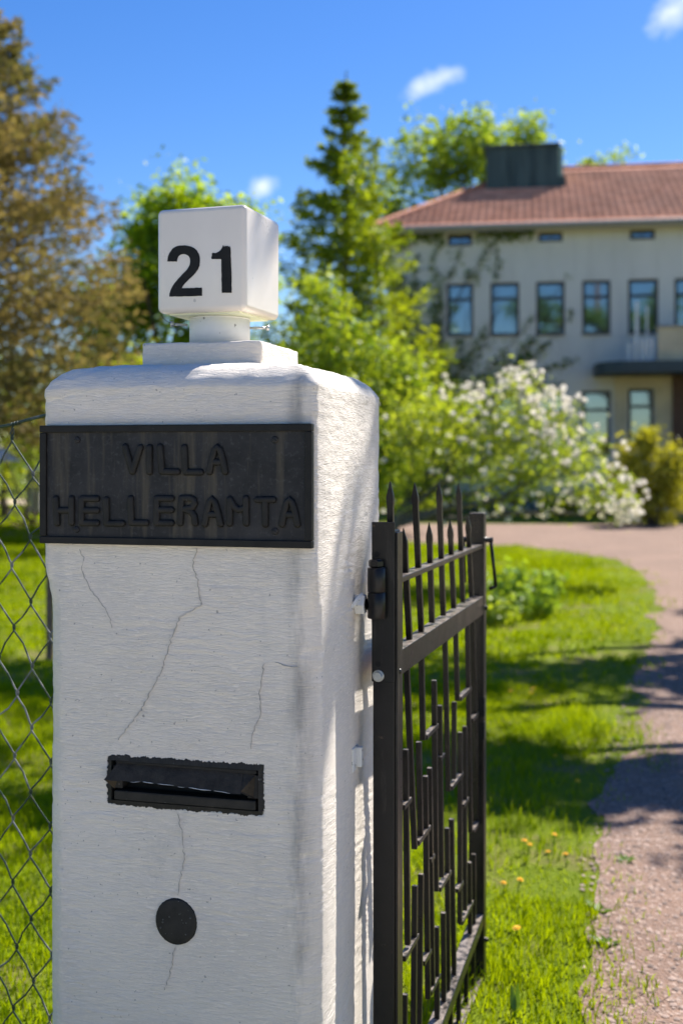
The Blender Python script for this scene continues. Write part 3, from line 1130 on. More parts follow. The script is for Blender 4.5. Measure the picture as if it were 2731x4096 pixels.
# ================================================================== house number lamp on the pillar
lamp = empty('house_number_lamp', pillar.matrix_basis @ Vector((-.008, -.004, PLZ)), -R(17.5))
tag(lamp, 'white opal cube lamp with black number 21 on a short white pipe', 'lamp')
bm = bmesh.new()
cyl_bm(bm, (0, 0, -.002), (0, 0, .078), .0712, None, 56)
cyl_bm(bm, (0, 0, .064), (0, 0, .0675), .0722, None, 56)
bm_obj('neck_pipe', bm, M_NECK, lamp, True)
CW, CZ0, CZ1 = 0.221, 0.072, 0.311
bm = bmesh.new()
box_bm(bm, -CW / 2, CW / 2, -CW / 2, CW / 2, CZ0, CZ1, 0.0135, 6)
for v in bm.verts:                                          # slightly waisted: moulded opal boxes draw in towards the foot
    k = (v.co.z - CZ0) / (CZ1 - CZ0)
    v.co.x *= 0.997 + .003 * k
    v.co.y *= 0.997 + .003 * k
cube = bm_obj('opal_cube', bm, M_OPAL, lamp, True)
box('base_plate', -CW / 2 + .022, CW / 2 - .022, -CW / 2 + .022, CW / 2 - .022, CZ0 - .0035, CZ0 + .006, simple('ivory_base', (0.72, 0.74, 0.52), 0.5, .06), lamp, .002, 2)
L_X = Vector((math.cos(R(17.5)), -math.sin(R(17.5)), 0))
L_Y = Vector((math.sin(R(17.5)), math.cos(R(17.5)), 0))


def cube_uv(zx, zy):
    x, y = 500 + zx * .5102, 750 + zy * .5102
    c = lamp.location
    p = ray_plane(x, y, c - L_Y * (CW / 2), L_Y) - c
    return p.dot(L_X), p.z


two = [(333, 580), (339, 545), (352, 512), (372, 483), (398, 465), (430, 456), (470, 454), (493, 457), (520, 464), (545, 476), (566, 495), (580, 520), (587, 548), (589, 580), (585, 612), (574, 640), (556, 668),
       (530, 695), (500, 722), (474, 748), (455, 772), (445, 790), (520, 788), (603, 785), (606, 850), (520, 853), (430, 855), (350, 855), (352, 830), (360, 805), (374, 775), (394, 745), (420, 714), (448, 686),
       (476, 658), (498, 630), (510, 605), (514, 580), (511, 556), (500, 538), (482, 526), (458, 522), (438, 526), (422, 539), (413, 558), (408, 582)]
one = [(760, 827), (800, 826), (837, 825), (836, 740), (835, 640), (832, 560), (830, 500), (829, 478), (824, 462), (815, 466), (808, 457), (798, 462), (788, 456), (782, 468), (772, 453), (764, 472), (752, 490), (735, 505), (712, 514),
       (692, 512), (683, 517), (684, 536), (678, 548), (682, 561), (720, 562), (757, 563), (758, 640), (759, 740)]
for outline in (two, one):
    bm = bmesh.new()
    pts = []
    for i, (a, b) in enumerate(outline):                    # torn tape edge
        c = outline[(i + 1) % len(outline)]
        n = max(1, int(math.hypot(c[0] - a, c[1] - b) / 14))
        for k in range(n):
            t = k / n
            j = 1.6 if k else .6
            pts.append((a + (c[0] - a) * t + random.uniform(-j, j), b + (c[1] - b) * t + random.uniform(-j, j)))
    uv = [cube_uv(*p) for p in pts]
    f = bm.faces.new([bm.verts.new((u, -CW / 2 - .0012, z)) for u, z in uv])
    ex = bmesh.ops.extrude_face_region(bm, geom=[f])
    for v in [g for g in ex['geom'] if isinstance(g, bmesh.types.BMVert)]:
        v.co.y += .003
    bmesh.ops.triangulate(bm, faces=list(bm.faces))
    bmesh.ops.recalc_face_normals(bm, faces=list(bm.faces))
    bm_obj('digit', bm, M_DIGIT, lamp)
bm = bmesh.new()
cyl_bm(bm, (-.062, -.045, .050), (-.096, -.060, .052), .0030, None, 12)
cyl_bm(bm, (-.091, -.058, .052), (-.099, -.0615, .0522), .0062, .0058, 14)
bm_obj('screw', bm, M_STEEL, lamp, True)
bm = bmesh.new()
cyl_bm(bm, (.064, .02, .046), (.108, .03, .046), .0030, None, 12)
cyl_bm(bm, (.106, .0295, .046), (.113, .031, .046), .0060, .0058, 14)
bm_obj('screw', bm, M_STEEL, lamp, True)
bm = bmesh.new()
seg = [(-.095, -.06, .053), (-.104, -.07, .058), (-.11, -.078, .066), (-.112, -.082, .072)]
for a, b in zip(seg[:-1], seg[1:]): cyl_bm(bm, a, b, .0006, None, 5)
bm_obj('web_thread', bm, M_HOLE, lamp)

# ================================================================== wrought iron gate
GA = R(16.7)
GD = Vector((math.sin(GA), math.cos(GA), 0))               # from the hinge post to the far post
GN = Vector((math.cos(GA), -math.sin(GA), 0))              # out of the gate plane, to the right
GP = Vector(((1592 - PCX) / FPX * 2.79, 2.79, 0)) - GN * 0.018   # point of the gate's middle plane by the hinge post
gate = empty('iron_gate', GP, -GA)
tag(gate, 'black wrought iron gate with pointed pickets and stepped bars standing open beside the pillar', 'gate')


def gp(x, y, off=0.0):
    """photo pixel -> gate coordinates (n, along, z) on the plane off metres to the right of the gate's middle"""
    p = ray_plane(x, y, GP + GN * off, GN) - GP
    return Vector((p.dot(GN), p.dot(GD), p.z))


def gbar(name, a, b, w=0.0145, d=0.0145, parent=gate, bev=.0015):
    bm = bmesh.new()
    bar_bm(bm, a, b, w, d, (1, 0, 0), bev)
    return bm_obj(name, bm, M_IRON, parent)


def picket(xt, yt, xb, yb):
    """square bar with a hammered point"""
    t, b = gp(xt, yt), gp(xb, yb)
    w = 0.0072
    ax = Vector((1, 0, 0))
    ay = Vector((0, 1, 0))
    L = t.z - b.z
    prof = [(0, 1, 1), (L - .060, 1, 1), (L - .048, 1.18, 1.05), (L - .034, 1.12, .95), (L - .012, .45, .4), (L, .10, .10)]
    bm = bmesh.new()
    rv = []
    for h, kx, ky in prof:
        c = b + (t - b) * (h / L)
        rv.append([bm.verts.new(c + ax * sx * w * kx + ay * sy * w * ky) for sx, sy in ((-1, -1), (1, -1), (1, 1), (-1, 1))])
    for p, q in zip(rv[:-1], rv[1:]):
        for i in range(4):
            bm.faces.new((p[i], p[(i + 1) % 4], q[(i + 1) % 4], q[i]))
    bm.faces.new(rv[0][::-1]); bm.faces.new(rv[-1])
    return bm_obj('picket', bm, M_IRON, gate)


# hinge post: square tube with a mounting plate screwed to its front
post_r = gp(1582, 3000, 0.018).y
PF = -0.060                                                # front of the hinge post along the gate
w0 = 0.028
zt = P(1520, 2122, GP.y + PF).z
bm = bmesh.new()
box_bm(bm, -w0, w0 - .004, PF, -.004, -.01, zt, .0025, 2)
hp = bm_obj('hinge_post', bm, M_IRON, gate)
zt2, zb2 = P(1520, 2088, GP.y + PF).z, P(1520, 2728, GP.y + PF).z
box('hinge_plate', -w0 - .0015, w0 - .0025, PF - .0055, PF - .0002, zb2, zt2, M_IRON, gate, .0012, 1)
box('flat_strip', w0 - .0038, w0 + .0025, PF + .004, -.006, .0, P(1580, 2124, GP.y).z, M_IRON, gate, .001, 1)


def post_uv(x, y):
    p = ray_plane(x, y, GP + GD * (PF - .0055), GD) - GP
    return p.dot(GN), p.z


for x, y in ((1507, 2217), (1512, 2656)):
    u, z = post_uv(x, y)
    bm = bmesh.new()
    cyl_bm(bm, (u, PF - .0061, z), (u, PF + .004, z), .0068, None, 20)
    bm_obj('screw_hole', bm, M_HOLE, gate)
u, z = post_uv(1513, 2703)
bm = bmesh.new()
cyl_bm(bm, (u, PF - .0090, z), (u, PF - .005, z), .0138, None, 28, True, .0008)
cyl_bm(bm, (u, PF - .0160, z), (u, PF - .0088, z), .0112, None, 6, True, .0012)
bm_obj('hex_bolt', bm, M_STEEL, gate)
u2 = gp(1597, 2686, .03)
bm = bmesh.new()
cyl_bm(bm, (.018, u2.y + .004, u2.z), (.034, u2.y + .004, u2.z), .0085, .006, 14, True, .002)
bm_obj('rivet', bm, M_IRON, gate, True)

# rails
far_y = gp(1930, 2400, .018).y
za, zb = gp(1600, 2312, .018).z, gp(1600, 2334, .018).z
bm = bmesh.new()
box_bm(bm, -.018, .018, -.004, far_y, zb, za, .0015, 1)
bm_obj('top_rail', bm, M_IRON, gate)
za, zb = gp(1605, 2597, .018).z, gp(1605, 2698, .018).z
box('middle_rail', -.020, .020, -.004, far_y + .002, zb, za, M_IRON, gate, .002, 2)
MR1, MR0 = za, zb
TR = gp(1600, 2312, .018).z
fz = gp(1942, 3655, .018).z
gbar('bottom_rail', (0, far_y + .004, fz), (0, -.004, fz - .10), .040, .040, gate, .002)
LR = gp(1938, 3890, .018).z
box('bottom_rail', -.020, .020, -.004, far_y + .003, LR - .048, LR, M_IRON, gate, .002, 2)

# pointed pickets through the two upper rails
pk = [(1560, 1925, 1568, 2590), (1613, 2112, 1637, 2560), (1657, 1930, 1684, 2525), (1715, 2090, 1727, 2490), (1754, 1930, 1772, 2462), (1798, 2078, 1814, 2432), (1833, 1932, 1850, 2408), (1869, 2060, 1884, 2385)]
for a in pk:
    picket(*a)
# stepped bars below the middle rail (photo pixels: top, bottom)
ZX = lambda x: 1300 + .5935 * x
ZY = lambda y: 2700 + .5935 * y
bars = [((548, -60), (602, 1168)), ((648, -20), (658, 437)), ((733, 35), (747, 1455)), ((806, -40), (828, 780)), ((868, 180), (866, 700)), ((908, 385), (906, 1670)),
        ((878, -90), (890, 172)), ((956, -130), (978, 1058)), ((771, 205), (783, 1360)), ((541, 500), (556, 1815)), ((630, 450), (642, 1110)), ((674, 680), (692, 2180)),
        ((702, 625), (722, 2110)), ((604, 1418), (592, 2700)), ((645, 1340), (630, 2650)), ((750, 1695), (757, 2600)), ((795, 1600), (800, 2330)), ((820, 1030), (828, 2120)),
        ((850, 970), (870, 2110)), ((940, 345), (940, 1585)), ((970, 1260), (976, 1800)), ((999, 1205), (1001, 1750)), ((536, 2150), (532, 2800)), ((1003, 30), (1022, 980)),
        ((1040, 705), (1036, 1620)), ((990, -160), (1012, 300))]
for (a, b) in bars:
    A, B = gp(ZX(a[0]), ZY(a[1])), gp(ZX(b[0]), ZY(b[1]))
    if a[1] < 0:
        A.z = MR0 - .0005
    gbar('bar', A, B)
# bars between the two bottom rails
for y_ in np.linspace(0.10, far_y - .08, 9):
    gbar('bar', (0, y_, LR - .001), (0, y_, fz - .10 * (1 - y_ / far_y) - .021), .0135, .0135)
# short flat links that tie neighbouring bars
links = [((672, 432), (742, 330)), ((842, 772), (912, 655)), ((902, 168), (966, 85)), ((990, 1052), (1046, 958)), ((618, 1160), (690, 1000)), ((520, 900), (560, 830)),
         ((525, 1925), (610, 1745)), ((655, 1935), (696, 1865)), ((702, 2175), (757, 1995)), ((764, 1452), (830, 1320)), ((920, 885), (950, 832)), ((915, 1660), (982, 1540)),
         ((766, 585), (785, 520)), ((700, 1270), (718, 1200)), ((884, 1465), (912, 1385)), ((982, 300), (1018, 262))]
for a, b in links:
    A, B = gp(ZX(a[0]), ZY(a[1]), .0), gp(ZX(b[0]), ZY(b[1]), .0)
    zc = (A.z + B.z) / 2
    y0, y1 = min(A.y, B.y), max(A.y, B.y)
    y1 = max(y1, y0 + .03)
    box('link', -.0085, .0085, y0 - .006, y1 + .006, zc - .0065, zc + .0065, M_IRON, gate, .0012, 1)
# far post with latch
fp = far_y
ft = P(1900, 2052, GP.y + fp * math.cos(GA)).z
box('latch_post', -.030, .022, fp, fp + .045, -.01, ft, M_IRON, gate, .003, 2)
for (y0p, y1p) in ((2770, 2845), (2868, 2935)):
    z1_, z0_ = gp(1925, y0p).z, gp(1925, y1p).z
    box('latch_slot', .004, .0235, fp - .0012, fp + .02, z0_, z1_, M_HOLE, gate)
hz = gp(1935, 2150).z
bm = bmesh.new()
cyl_bm(bm, (-.062, fp + .022, hz), (.048, fp + .022, hz), .009, None, 14)
hd = bm_obj('handle_spindle', bm, M_IRON, gate, True)
bm = bmesh.new()
cyl_bm(bm, (.040, fp + .022, hz + .006), (.058, fp + .020, hz - .155), .0062, .0055, 10)
cyl_bm(bm, (.058, fp + .020, hz - .155), (.036, fp + .020, hz - .163), .0055, None, 10)
bm_obj('handle', bm, M_IRON, hd, True)
bm = bmesh.new()
cyl_bm(bm, (-.058, fp + .022, hz + .004), (-.050, fp + .02, hz - .145), .012, .009, 10)
bm_obj('handle', bm, M_IRON, hd, True)
bm = bmesh.new()
cyl_bm(bm, (.0215, fp + .02, gp(1942, 2410).z), (.031, fp + .02, gp(1942, 2410).z), .008, .006, 12)
bm_obj('bolt', bm, M_IRON, gate)
bm = bmesh.new()
cyl_bm(bm, (.0215, fp + .02, gp(1962, 3645).z), (.033, fp + .02, gp(1962, 3645).z), .008, .006, 12)
bm_obj('bolt', bm, M_IRON, gate)

# ---- hinge
hinge = empty('gate_hinge', Vector((GP.x, GP.y, 0)) + Vector((0, 0, 1.2)), -GA)
tag(hinge, 'black barrel hinge with threaded rod and chipped white nut joining gate and pillar', 'hinge')


def hz_px(y):
    return P(1500, y, GP.y + PF - .02).z - 1.2


bc = ray_plane(1507, 2380, GP + GD * (PF - .018), GD) - GP
bx = bc.dot(GN)
by = PF - .020
rb = 0.0215
bm = bmesh.new()
cyl_bm(bm, (bx, by, hz_px(2369)), (bx, by, hz_px(2272)), rb, None, 32, True, .0012)
bm_obj('upper_barrel', bm, M_IRON, hinge, True)
bm = bmesh.new()
cyl_bm(bm, (bx, by, hz_px(2474)), (bx, by, hz_px(2371)), rb, None, 32, True, .0012)
bm_obj('lower_barrel', bm, M_IRON, hinge, True)
bm = bmesh.new()
cyl_bm(bm, (bx - .002, by, hz_px(2271)), (bx - .002, by, hz_px(2240)), .0175, None, 6, True, .0035)
bm_obj('pin_head', bm, M_IRON, hinge)
nz_ = hz_px(2420)
side_n = (PC + XH * PW / 2 - Vector((GP.x, GP.y, 0)))
ro = Vector((bx, by, nz_))
# the rod runs square into the pillar's side face
dirp = -(XH * 1.0)
dl = Vector((dirp.dot(GN), dirp.dot(GD), 0))
bw = Vector((GP.x, GP.y, 1.2)) + GN * bx + GD * by
gap = (bw - (PC + XH * PW / 2)).dot(XH)
bm = bmesh.new()
k = 14
for i in range(k):
    a = ro + dl * (rb * .8 + (gap - rb * .8) * i / k)
    b = ro + dl * (rb * .8 + (gap - rb * .8) * (i + 1) / k)
    cyl_bm(bm, a, (a + b) / 2, .0112, .0132, 16, False)
    cyl_bm(bm, (a + b) / 2, b, .0132, .0112, 16, False)
cyl_bm(bm, ro + dl * rb * .8, ro + dl * (gap + .03), .0108, None, 12)
bm_obj('threaded_rod', bm, M_IRON, hinge, True)
bm = bmesh.new()
nl = min(.024, gap * .7)
cyl_bm(bm, ro + dl * (gap - nl), ro + dl * (gap - .001), .0245, None, 6, True, .002)
bm_obj('nut', bm, M_CHIPPED, hinge)
bm = bmesh.new()
cyl_bm(bm, ro + dl * (gap - .003) + Vector((0, 0, -.004)), ro + dl * (gap + .003), .033, None, 20)
bm_obj('washer', bm, M_CHIPPED, hinge)

# ---- small painted clip on the pillar's side
cl = ray_plane(1418, 3030, PC + XH * PW / 2, XH)
clip = empty('wall_clip', cl, -TH)
tag(clip, 'small white painted metal clip on the lit side of the pillar', 'clip')
box('clip_plate', -.003, .004, -.028, .022, -.028, .026, M_CHIPPED, clip, .0015, 2)
box('clip_tongue', .0035, .016, .000, .019, -.022, .024, M_CHIPPED, clip, .002, 2)

# ================================================================== chain-link fence at the left
fence = empty('chain_link_fence', PC - XH * (PW / 2) + YH * 0.10, -TH)
tag(fence, 'green chain link fence of rusty wire running left from the pillar', 'fence')
def fence_uv(x, y):
    p = ray_plane(x, y, fence.location, YH) - Vector(fence.location)
    return p.dot(XH), p.z


HWX, HWZ = 0.0515, 0.0815
(fa, za_), (fb, zb_) = fence_uv(0, 1713), fence_uv(172, 1664)
TW_S = (zb_ - za_) / (fb - fa)
TW_Z = zb_ - TW_S * fb
KX, KZ = fence_uv(128, 1768)
KZ += HWZ
NW = 20
for k in range(NW):
    nb = NB()
    r = random.Random(100 + k)
    pts = []
    nz2 = int(1.80 / HWZ)
    for i in range(nz2 + 1):
        side = 1 if (i + k) % 2 == 0 else -1
        x = KX + 2 * HWX - k * HWX - HWX / 2 + side * HWX / 2
        z = KZ - i * HWZ + .14 * (x - KX) * (-1)
        jx = 0.006 * float(vnoise(x * 20, i * .9, 51)) + .007 * float(vnoise(i * .35, x * 4, 52)) 
        jz = 0.006 * float(vnoise(x * 20 + 7, i * .9, 53)) - .018 * (x + .1) * 0
        X, Z = x + jx, z + jz
        if Z > TW_Z + TW_S * max(X, -.33) + .004:
            continue
        # hook round the neighbour: swing behind / in front of it
        pts.append((X - side * .0035, -.0028 * side, Z + .010))
        pts.append((X + side * .0030, .0 * side, Z + .002))
        pts.append((X - side * .0010, .0028 * side, Z - .008))
        if i < nz2:
            pts.append((X - side * HWX / 2 + .0022 * r.uniform(-1, 1), .0028 * side, Z - HWZ / 2 + .002 * r.uniform(-1, 1)))
    pts.insert(0, (pts[0][0] - .3 * (pts[3][0] - pts[0][0]), 0.004, TW_Z + TW_S * max(pts[0][0], -.33) + .004))
    v, f = tube_np(np.array(pts), np.full(len(pts), .0024), 6)
    nb.add(v, f)
    nb.obj('wire', M_WIRE, fence, True)
tw = []
for i in range(30):
    x = .10 - i * .045
    tw.append((x, .001, TW_Z + TW_S * max(x, -.33) + .003 * float(vnoise(i * .6, 4, 61))))
v, f = tube_np(np.array(tw), np.full(len(tw), .0042), 8)
nb = NB(); nb.add(v, f)
nb.obj('tension_wire', M_WIRE, fence, True)
sp = []
for i in range(26):
    a = i * .8
    sp.append((fence_uv(45, 1690)[0] + .0011 * i, .0055 * math.cos(a), TW_Z + TW_S * (fence_uv(45, 1690)[0] + .0011 * i) + .0055 * math.sin(a)))
v, f = tube_np(np.array(sp), np.full(len(sp), .0014), 5)
nb = NB(); nb.add(v, f)
nb.obj('tie_wire', M_WIRE, fence, True)
# ================================================================== villa behind the garden
HA = R(9.0)
HX = Vector((math.cos(HA), -math.sin(HA), 0))
HY = Vector((math.sin(HA), math.cos(HA), 0))
H0 = Vector(((1840 - PCX) / FPX * 38.5, 38.5, 0))
house = empty('villa', H0, -HA)
tag(house, 'two storey beige plastered villa with red tiled hip roof behind the blossoming tree', 'house')


def hl(x, y, off=0.0):
    p = ray_plane(x, y, H0 - HY * off, HY) - H0
    return p.dot(HX), p.z


def house_wall_mat():
    M = Mat('beige_house_plaster')
    col = M.ramp(M.noise(0.35, 4, .6), 0.3, 0.7, (0.62, 0.60, 0.565), (0.72, 0.695, 0.655))
    st = M.noise(0.8, 5, 0.6, (2.5, 2.5, 0.3))
    col = M.mix(M.math('MULTIPLY', M.ramp(st, 0.5, 0.75), 0.35), col, (0.42, 0.405, 0.38))
    return M.out(col, 0.9, M.bump(M.noise(12, 4), 0.2, 0.02), 0.2)


def roof_mat():
    M = Mat('red_clay_tiles')
    v = M.n('ShaderNodeTexVoronoi')
    v.inputs['Scale'].default_value = 3.4
    M.t.links.new(M.co, v.inputs['Vector'])
    hs = M.n('ShaderNodeSeparateColor')
    M.t.links.new(v.outputs['Color'], hs.inputs[0])
    col = M.ramp(hs.outputs[0], 0.0, 1.0, (0.58, 0.215, 0.118), (0.78, 0.335, 0.20))
    g = M.noise(0.5, 4)
    col = M.mix(M.math('MULTIPLY', M.ramp(g, 0.45, 0.75), 0.5), col, (0.24, 0.12, 0.085))
    return M.out(col, 0.8, None, 0.25)


def glass_mat():
    m = bpy.data.materials.new('window_glass')
    m.use_nodes = True
    t = m.node_tree
    t.nodes.clear()
    out = t.nodes.new('ShaderNodeOutputMaterial')
    tr = t.nodes.new('ShaderNodeBsdfTransparent')
    tr.inputs[0].default_value = (0.62, 0.72, 0.72, 1)
    gl = t.nodes.new('ShaderNodeBsdfGlossy')
    gl.inputs['Roughness'].default_value = 0.04
    gl.inputs[0].default_value = (0.85, 0.95, 1.0, 1)
    nz = t.nodes.new('ShaderNodeTexNoise')
    nz.inputs['Scale'].default_value = 0.8
    bp = t.nodes.new('ShaderNodeBump')
    bp.inputs['Strength'].default_value = 0.08
    t.links.new(nz.outputs['Fac'], bp.inputs['Height'])
    t.links.new(bp.outputs[0], gl.inputs['Normal'])
    mx = t.nodes.new('ShaderNodeMixShader')
    mx.inputs[0].default_value = 0.20
    t.links.new(tr.outputs[0], mx.inputs[1])
    t.links.new(gl.outputs[0], mx.inputs[2])
    t.links.new(mx.outputs[0], out.inputs[0])
    return m


M_WALL, M_ROOF, M_GLASS = house_wall_mat(), roof_mat(), glass_mat()
M_FRAME = simple('dark_window_frame', (0.055, 0.058, 0.06), 0.55, .2)
M_BROWNWOOD = simple('brown_wood', (0.10, 0.05, 0.032), 0.5, .25, 6)
M_BLIND = simple('pale_blind', (0.23, 0.29, 0.31), 0.8, .15, 3)
M_DARKROOM = simple('dark_room', (0.03, 0.035, 0.04), 0.9)
M_GUTTER = simple('grey_gutter', (0.30, 0.29, 0.29), 0.5, .12)
M_CANOPY = simple('blue_grey_canopy', (0.035, 0.055, 0.070), 0.5, .2)
M_WHITE = simple('white_paint', (0.74, 0.74, 0.74), 0.5, .06)
M_WARM = simple('warm_porch_plaster', (0.58, 0.50, 0.36), 0.9, .12, 1.5)


def copper_mat():
    M = Mat('green_copper')
    st = M.noise(1.2, 5, 0.6, (3, 3, .4))
    col = M.ramp(st, 0.3, 0.7, (0.025, 0.040, 0.044), (0.075, 0.105, 0.105))
    return M.out(col, 0.6, None, 0.4)


M_COPPER = copper_mat()

uL = hl(1545, 1200)[0]
uR = 17.0
EZ = hl(2100, 912)[1]
up_w = [(1786, 1892, 1134, 1345), (1960, 2075, 1130, 1343), (2143, 2257, 1126, 1340), (2327, 2440, 1121, 1337), (2510, 2631, 1116, 1333), (2695, 2806, 1112, 1330), (2880, 2995, 1108, 1326)]
at_w = [(1790, 1888, 936, 984), (2151, 2249, 929, 967), (2516, 2618, 918, 958), (2890, 2990, 908, 948)]
lo_w = [(1786, 1892, 1578, 1825), (1960, 2075, 1574, 1822), (2143, 2257, 1570, 1820), (2327, 2440, 1563, 1818), (2510, 2612, 1555, 1790)]
holes, kinds = [], []
for kind, lst in (('up', up_w), ('attic', at_w), ('low', lo_w)):
    for x0, x1, y0, y1 in lst:
        ym = (y0 + y1) / 2
        holes.append((hl(x0, ym)[0], hl(x1, ym)[0], hl((x0 + x1) / 2, y1)[1], hl((x0 + x1) / 2, y0)[1]))
        kinds.append(kind)
us = sorted({uL, uR} | {round(h[i], 4) for h in holes for i in (0, 1)})
zs_ = sorted({0.0, EZ} | {round(h[i], 4) for h in holes for i in (2, 3)})
bm = bmesh.new()
RV = 0.14
for a, b in zip(us[:-1], us[1:]):
    for c, d in zip(zs_[:-1], zs_[1:]):
        mu, mz = (a + b) / 2, (c + d) / 2
        if any(h[0] < mu < h[1] and h[2] < mz < h[3] for h in holes):
            continue
        bm.faces.new([bm.verts.new(p) for p in ((a, 0, c), (b, 0, c), (b, 0, d), (a, 0, d))])
for h in holes:
    u0, u1, z0, z1 = h
    for q in (((u0, 0, z0), (u0, RV, z0), (u0, RV, z1), (u0, 0, z1)), ((u1, 0, z0), (u1, 0, z1), (u1, RV, z1), (u1, RV, z0)), ((u0, 0, z1), (u0, RV, z1), (u1, RV, z1), (u1, 0, z1)), ((u0, 0, z0), (u1, 0, z0), (u1, RV, z0), (u0, RV, z0))):
        bm.faces.new([bm.verts.new(p) for p in q])
for q in (((uL, 0, 0), (uL, 0, EZ), (uL, 13, EZ), (uL, 13, 0)), ((uR, 0, 0), (uR, 13, 0), (uR, 13, EZ), (uR, 0, EZ)), ((uL, 13, 0), (uL, 13, EZ), (uR, 13, EZ), (uR, 13, 0))):
    bm.faces.new([bm.verts.new(p) for p in q])
bmesh.ops.remove_doubles(bm, verts=list(bm.verts), dist=.001)
bm_obj('wall', bm, M_WALL, house)
for h, kind in zip(holes, kinds):
    u0, u1, z0, z1 = h
    w = empty('window', (0, 0, 0))
    w.parent = house
    g = 0.10
    fm = M_FRAME
    bm = bmesh.new()
    for a in ((u0, u0 + g, z0, z1), (u1 - g, u1, z0, z1), (u0 + g, u1 - g, z0, z0 + g), (u0 + g, u1 - g, z1 - g, z1)):
        box_bm(bm, a[0], a[1], .07, RV, a[2], a[3])
    bm_obj('frame', bm, fm, w)
    if kind != 'attic':
        zt_ = z1 - (z1 - z0) * .30
        box('transom', u0 + g, u1 - g, .068, RV, zt_ - .05, zt_ + .05, fm, w)
        if kind == 'up': box('blind', u0 + .02, u1 - .02, .30, .31, z0 + (0.0 if kind == 'up' else .5), z1, M_BLIND, w)
        box('sill', u0 - .04, u1 + .04, -.06, .06, z0 - .035, z0 - .003, M_GUTTER, w)
    else:
        box('mullion', (u0 + u1) / 2 - .025, (u0 + u1) / 2 + .025, .068, RV, z0 + g, z1 - g, fm, w)
    box('pane', u0 + g, u1 - g, .10, .106, z0 + g, z1 - g, M_GLASS, w)
    box('room', u0 - .01, u1 + .01, .6, .62, z0 - .01, z1 + .01, M_DARKROOM, w)

# roof: rows of clay pantiles on the front and the left slope
OV = 0.55
RD, RH, HIPU = 7.1, 3.4, 5.0
def slope(axis):
    """axis 0: front slope; 1: left hip slope"""
    wave, course = 0.25, 0.36
    run = RD if axis == 0 else HIPU
    L = math.hypot(run, RH)
    nr = int(L / course)
    lines = []
    for r_ in range(nr):
        lines += [(r_ * course / L, .045), ((r_ + .97) * course / L, .0)]
    lines.append((1.0, .0))
    length = (uR + OV - (uL - OV)) if axis == 0 else 14.2
    nu = int(length / wave * 5)
    s = np.linspace(0, length, nu)
    V = []
    for t, dz in lines:
        z = EZ + .03 + RH * t + dz
        hgt = .030 * np.abs(np.sin(np.pi * s / wave)) ** .8
        if axis == 0:
            u = np.maximum(uL - OV + s, uL - OV + HIPU * t)
            V.append(np.column_stack([u, np.full(nu, -OV + RD * t), z + hgt]))
        else:
            d = np.clip(-OV + s, -OV + RD * t, -OV + 14.2 - RD * t)
            V.append(np.column_stack([np.full(nu, uL - OV + HIPU * t), d, z + hgt]))
    m = len(lines)
    i = np.arange(m - 1)[:, None] * nu
    j = np.arange(nu - 1)[None]
    F = np.stack([i + j, i + j + 1, i + nu + j + 1, i + nu + j], -1).reshape(-1, 4)
    if axis == 1: F = F[:, ::-1]
    return np_mesh('roof_tiles', np.concatenate(V), F)


roof = empty('roof')
roof.parent = house
for ax_ in (0, 1):
    tag(link('roof_tiles', slope(ax_), M_ROOF, roof), kind='stuff')
bm = bmesh.new()
cor = {'a': (uL - OV, -OV, EZ), 'b': (uR + OV, -OV, EZ), 'c': (uR + OV, 13.65, EZ), 'd': (uL - OV, 13.65, EZ), 'e': (uL - OV + HIPU, -OV + RD, EZ + RH - .02), 'f': (uR + OV, -OV + RD, EZ + RH - .02)}
cv = {k: bm.verts.new(v) for k, v in cor.items()}
for q in ('abfe', 'dea', 'cdef'[::-1], 'adcb', 'bcf'):
    bm.faces.new([cv[k] for k in q])
bm_obj('roof_deck', bm, M_GUTTER, roof)
nb = NB()
v, f = tube_np(np.array([(uL - OV, -OV - .02, EZ + .05), (uL - OV + HIPU, -OV + RD, EZ + RH + .06)]), np.array([.11, .11]), 8)
nb.add(v, f)
nb.obj('hip_cap', M_ROOF, roof, True)
nb = NB()
v, f = tube_np(np.array([(uL - OV + HIPU, -OV + RD, EZ + RH + .05), (uR + OV, -OV + RD, EZ + RH + .05)]), np.array([.11, .11]), 8)
nb.add(v, f)
nb.obj('ridge_cap', M_ROOF, roof, True)
bm = bmesh.new()
cyl_bm(bm, (uL - OV - .05, -OV - .07, EZ - .02), (uR + OV, -OV - .07, EZ - .02), .075, None, 10)
bm_obj('gutter', bm, M_GUTTER, roof)
box('fascia', uL - OV, uR + OV, -OV + .01, -OV + .05, EZ - .16, EZ - .002, M_GUTTER, roof)

# chimney clad with copper sheet
CD = 3.9
cu0, cu1 = hl(1942, 660, -CD)[0], hl(2232, 660, -CD)[0]
cz1, cz0 = hl(2090, 588, -CD)[1], EZ + RH * (CD + OV) / RD - .5
chim = empty('chimney')
chim.parent = house
n3 = 3
for k in range(n3):
    a, b = cu0 + (cu1 - cu0) * k / n3, cu0 + (cu1 - cu0) * (k + 1) / n3
    box('sheet_panel', a + .012, b - .012, CD, CD + .05, cz0, cz1, M_COPPER, chim, .008, 1)
box('chimney_body', cu0 + .01, cu1 - .01, CD + .03, CD + 1.35, cz0, cz1 - .01, M_COPPER, chim)
box('chimney_cap', cu0 - .07, cu1 + .07, CD - .08, CD + 1.45, cz1, cz1 + .10, M_COPPER, chim, .01, 1)
box('sheet_panel', cu1 - .009, cu1 + .16, CD + .10, CD + 1.34, cz0, cz1 - .02, simple('pale_green_sheet', (0.30, 0.40, 0.34), .6, .15, 3), chim, .006, 1)  # paler green sheet on the chimney's right side
box('flashing', cu1 - .02, cu1 + .26, CD + .02, CD + 1.3, cz0, cz0 + .95, M_COPPER, chim, .01, 1)

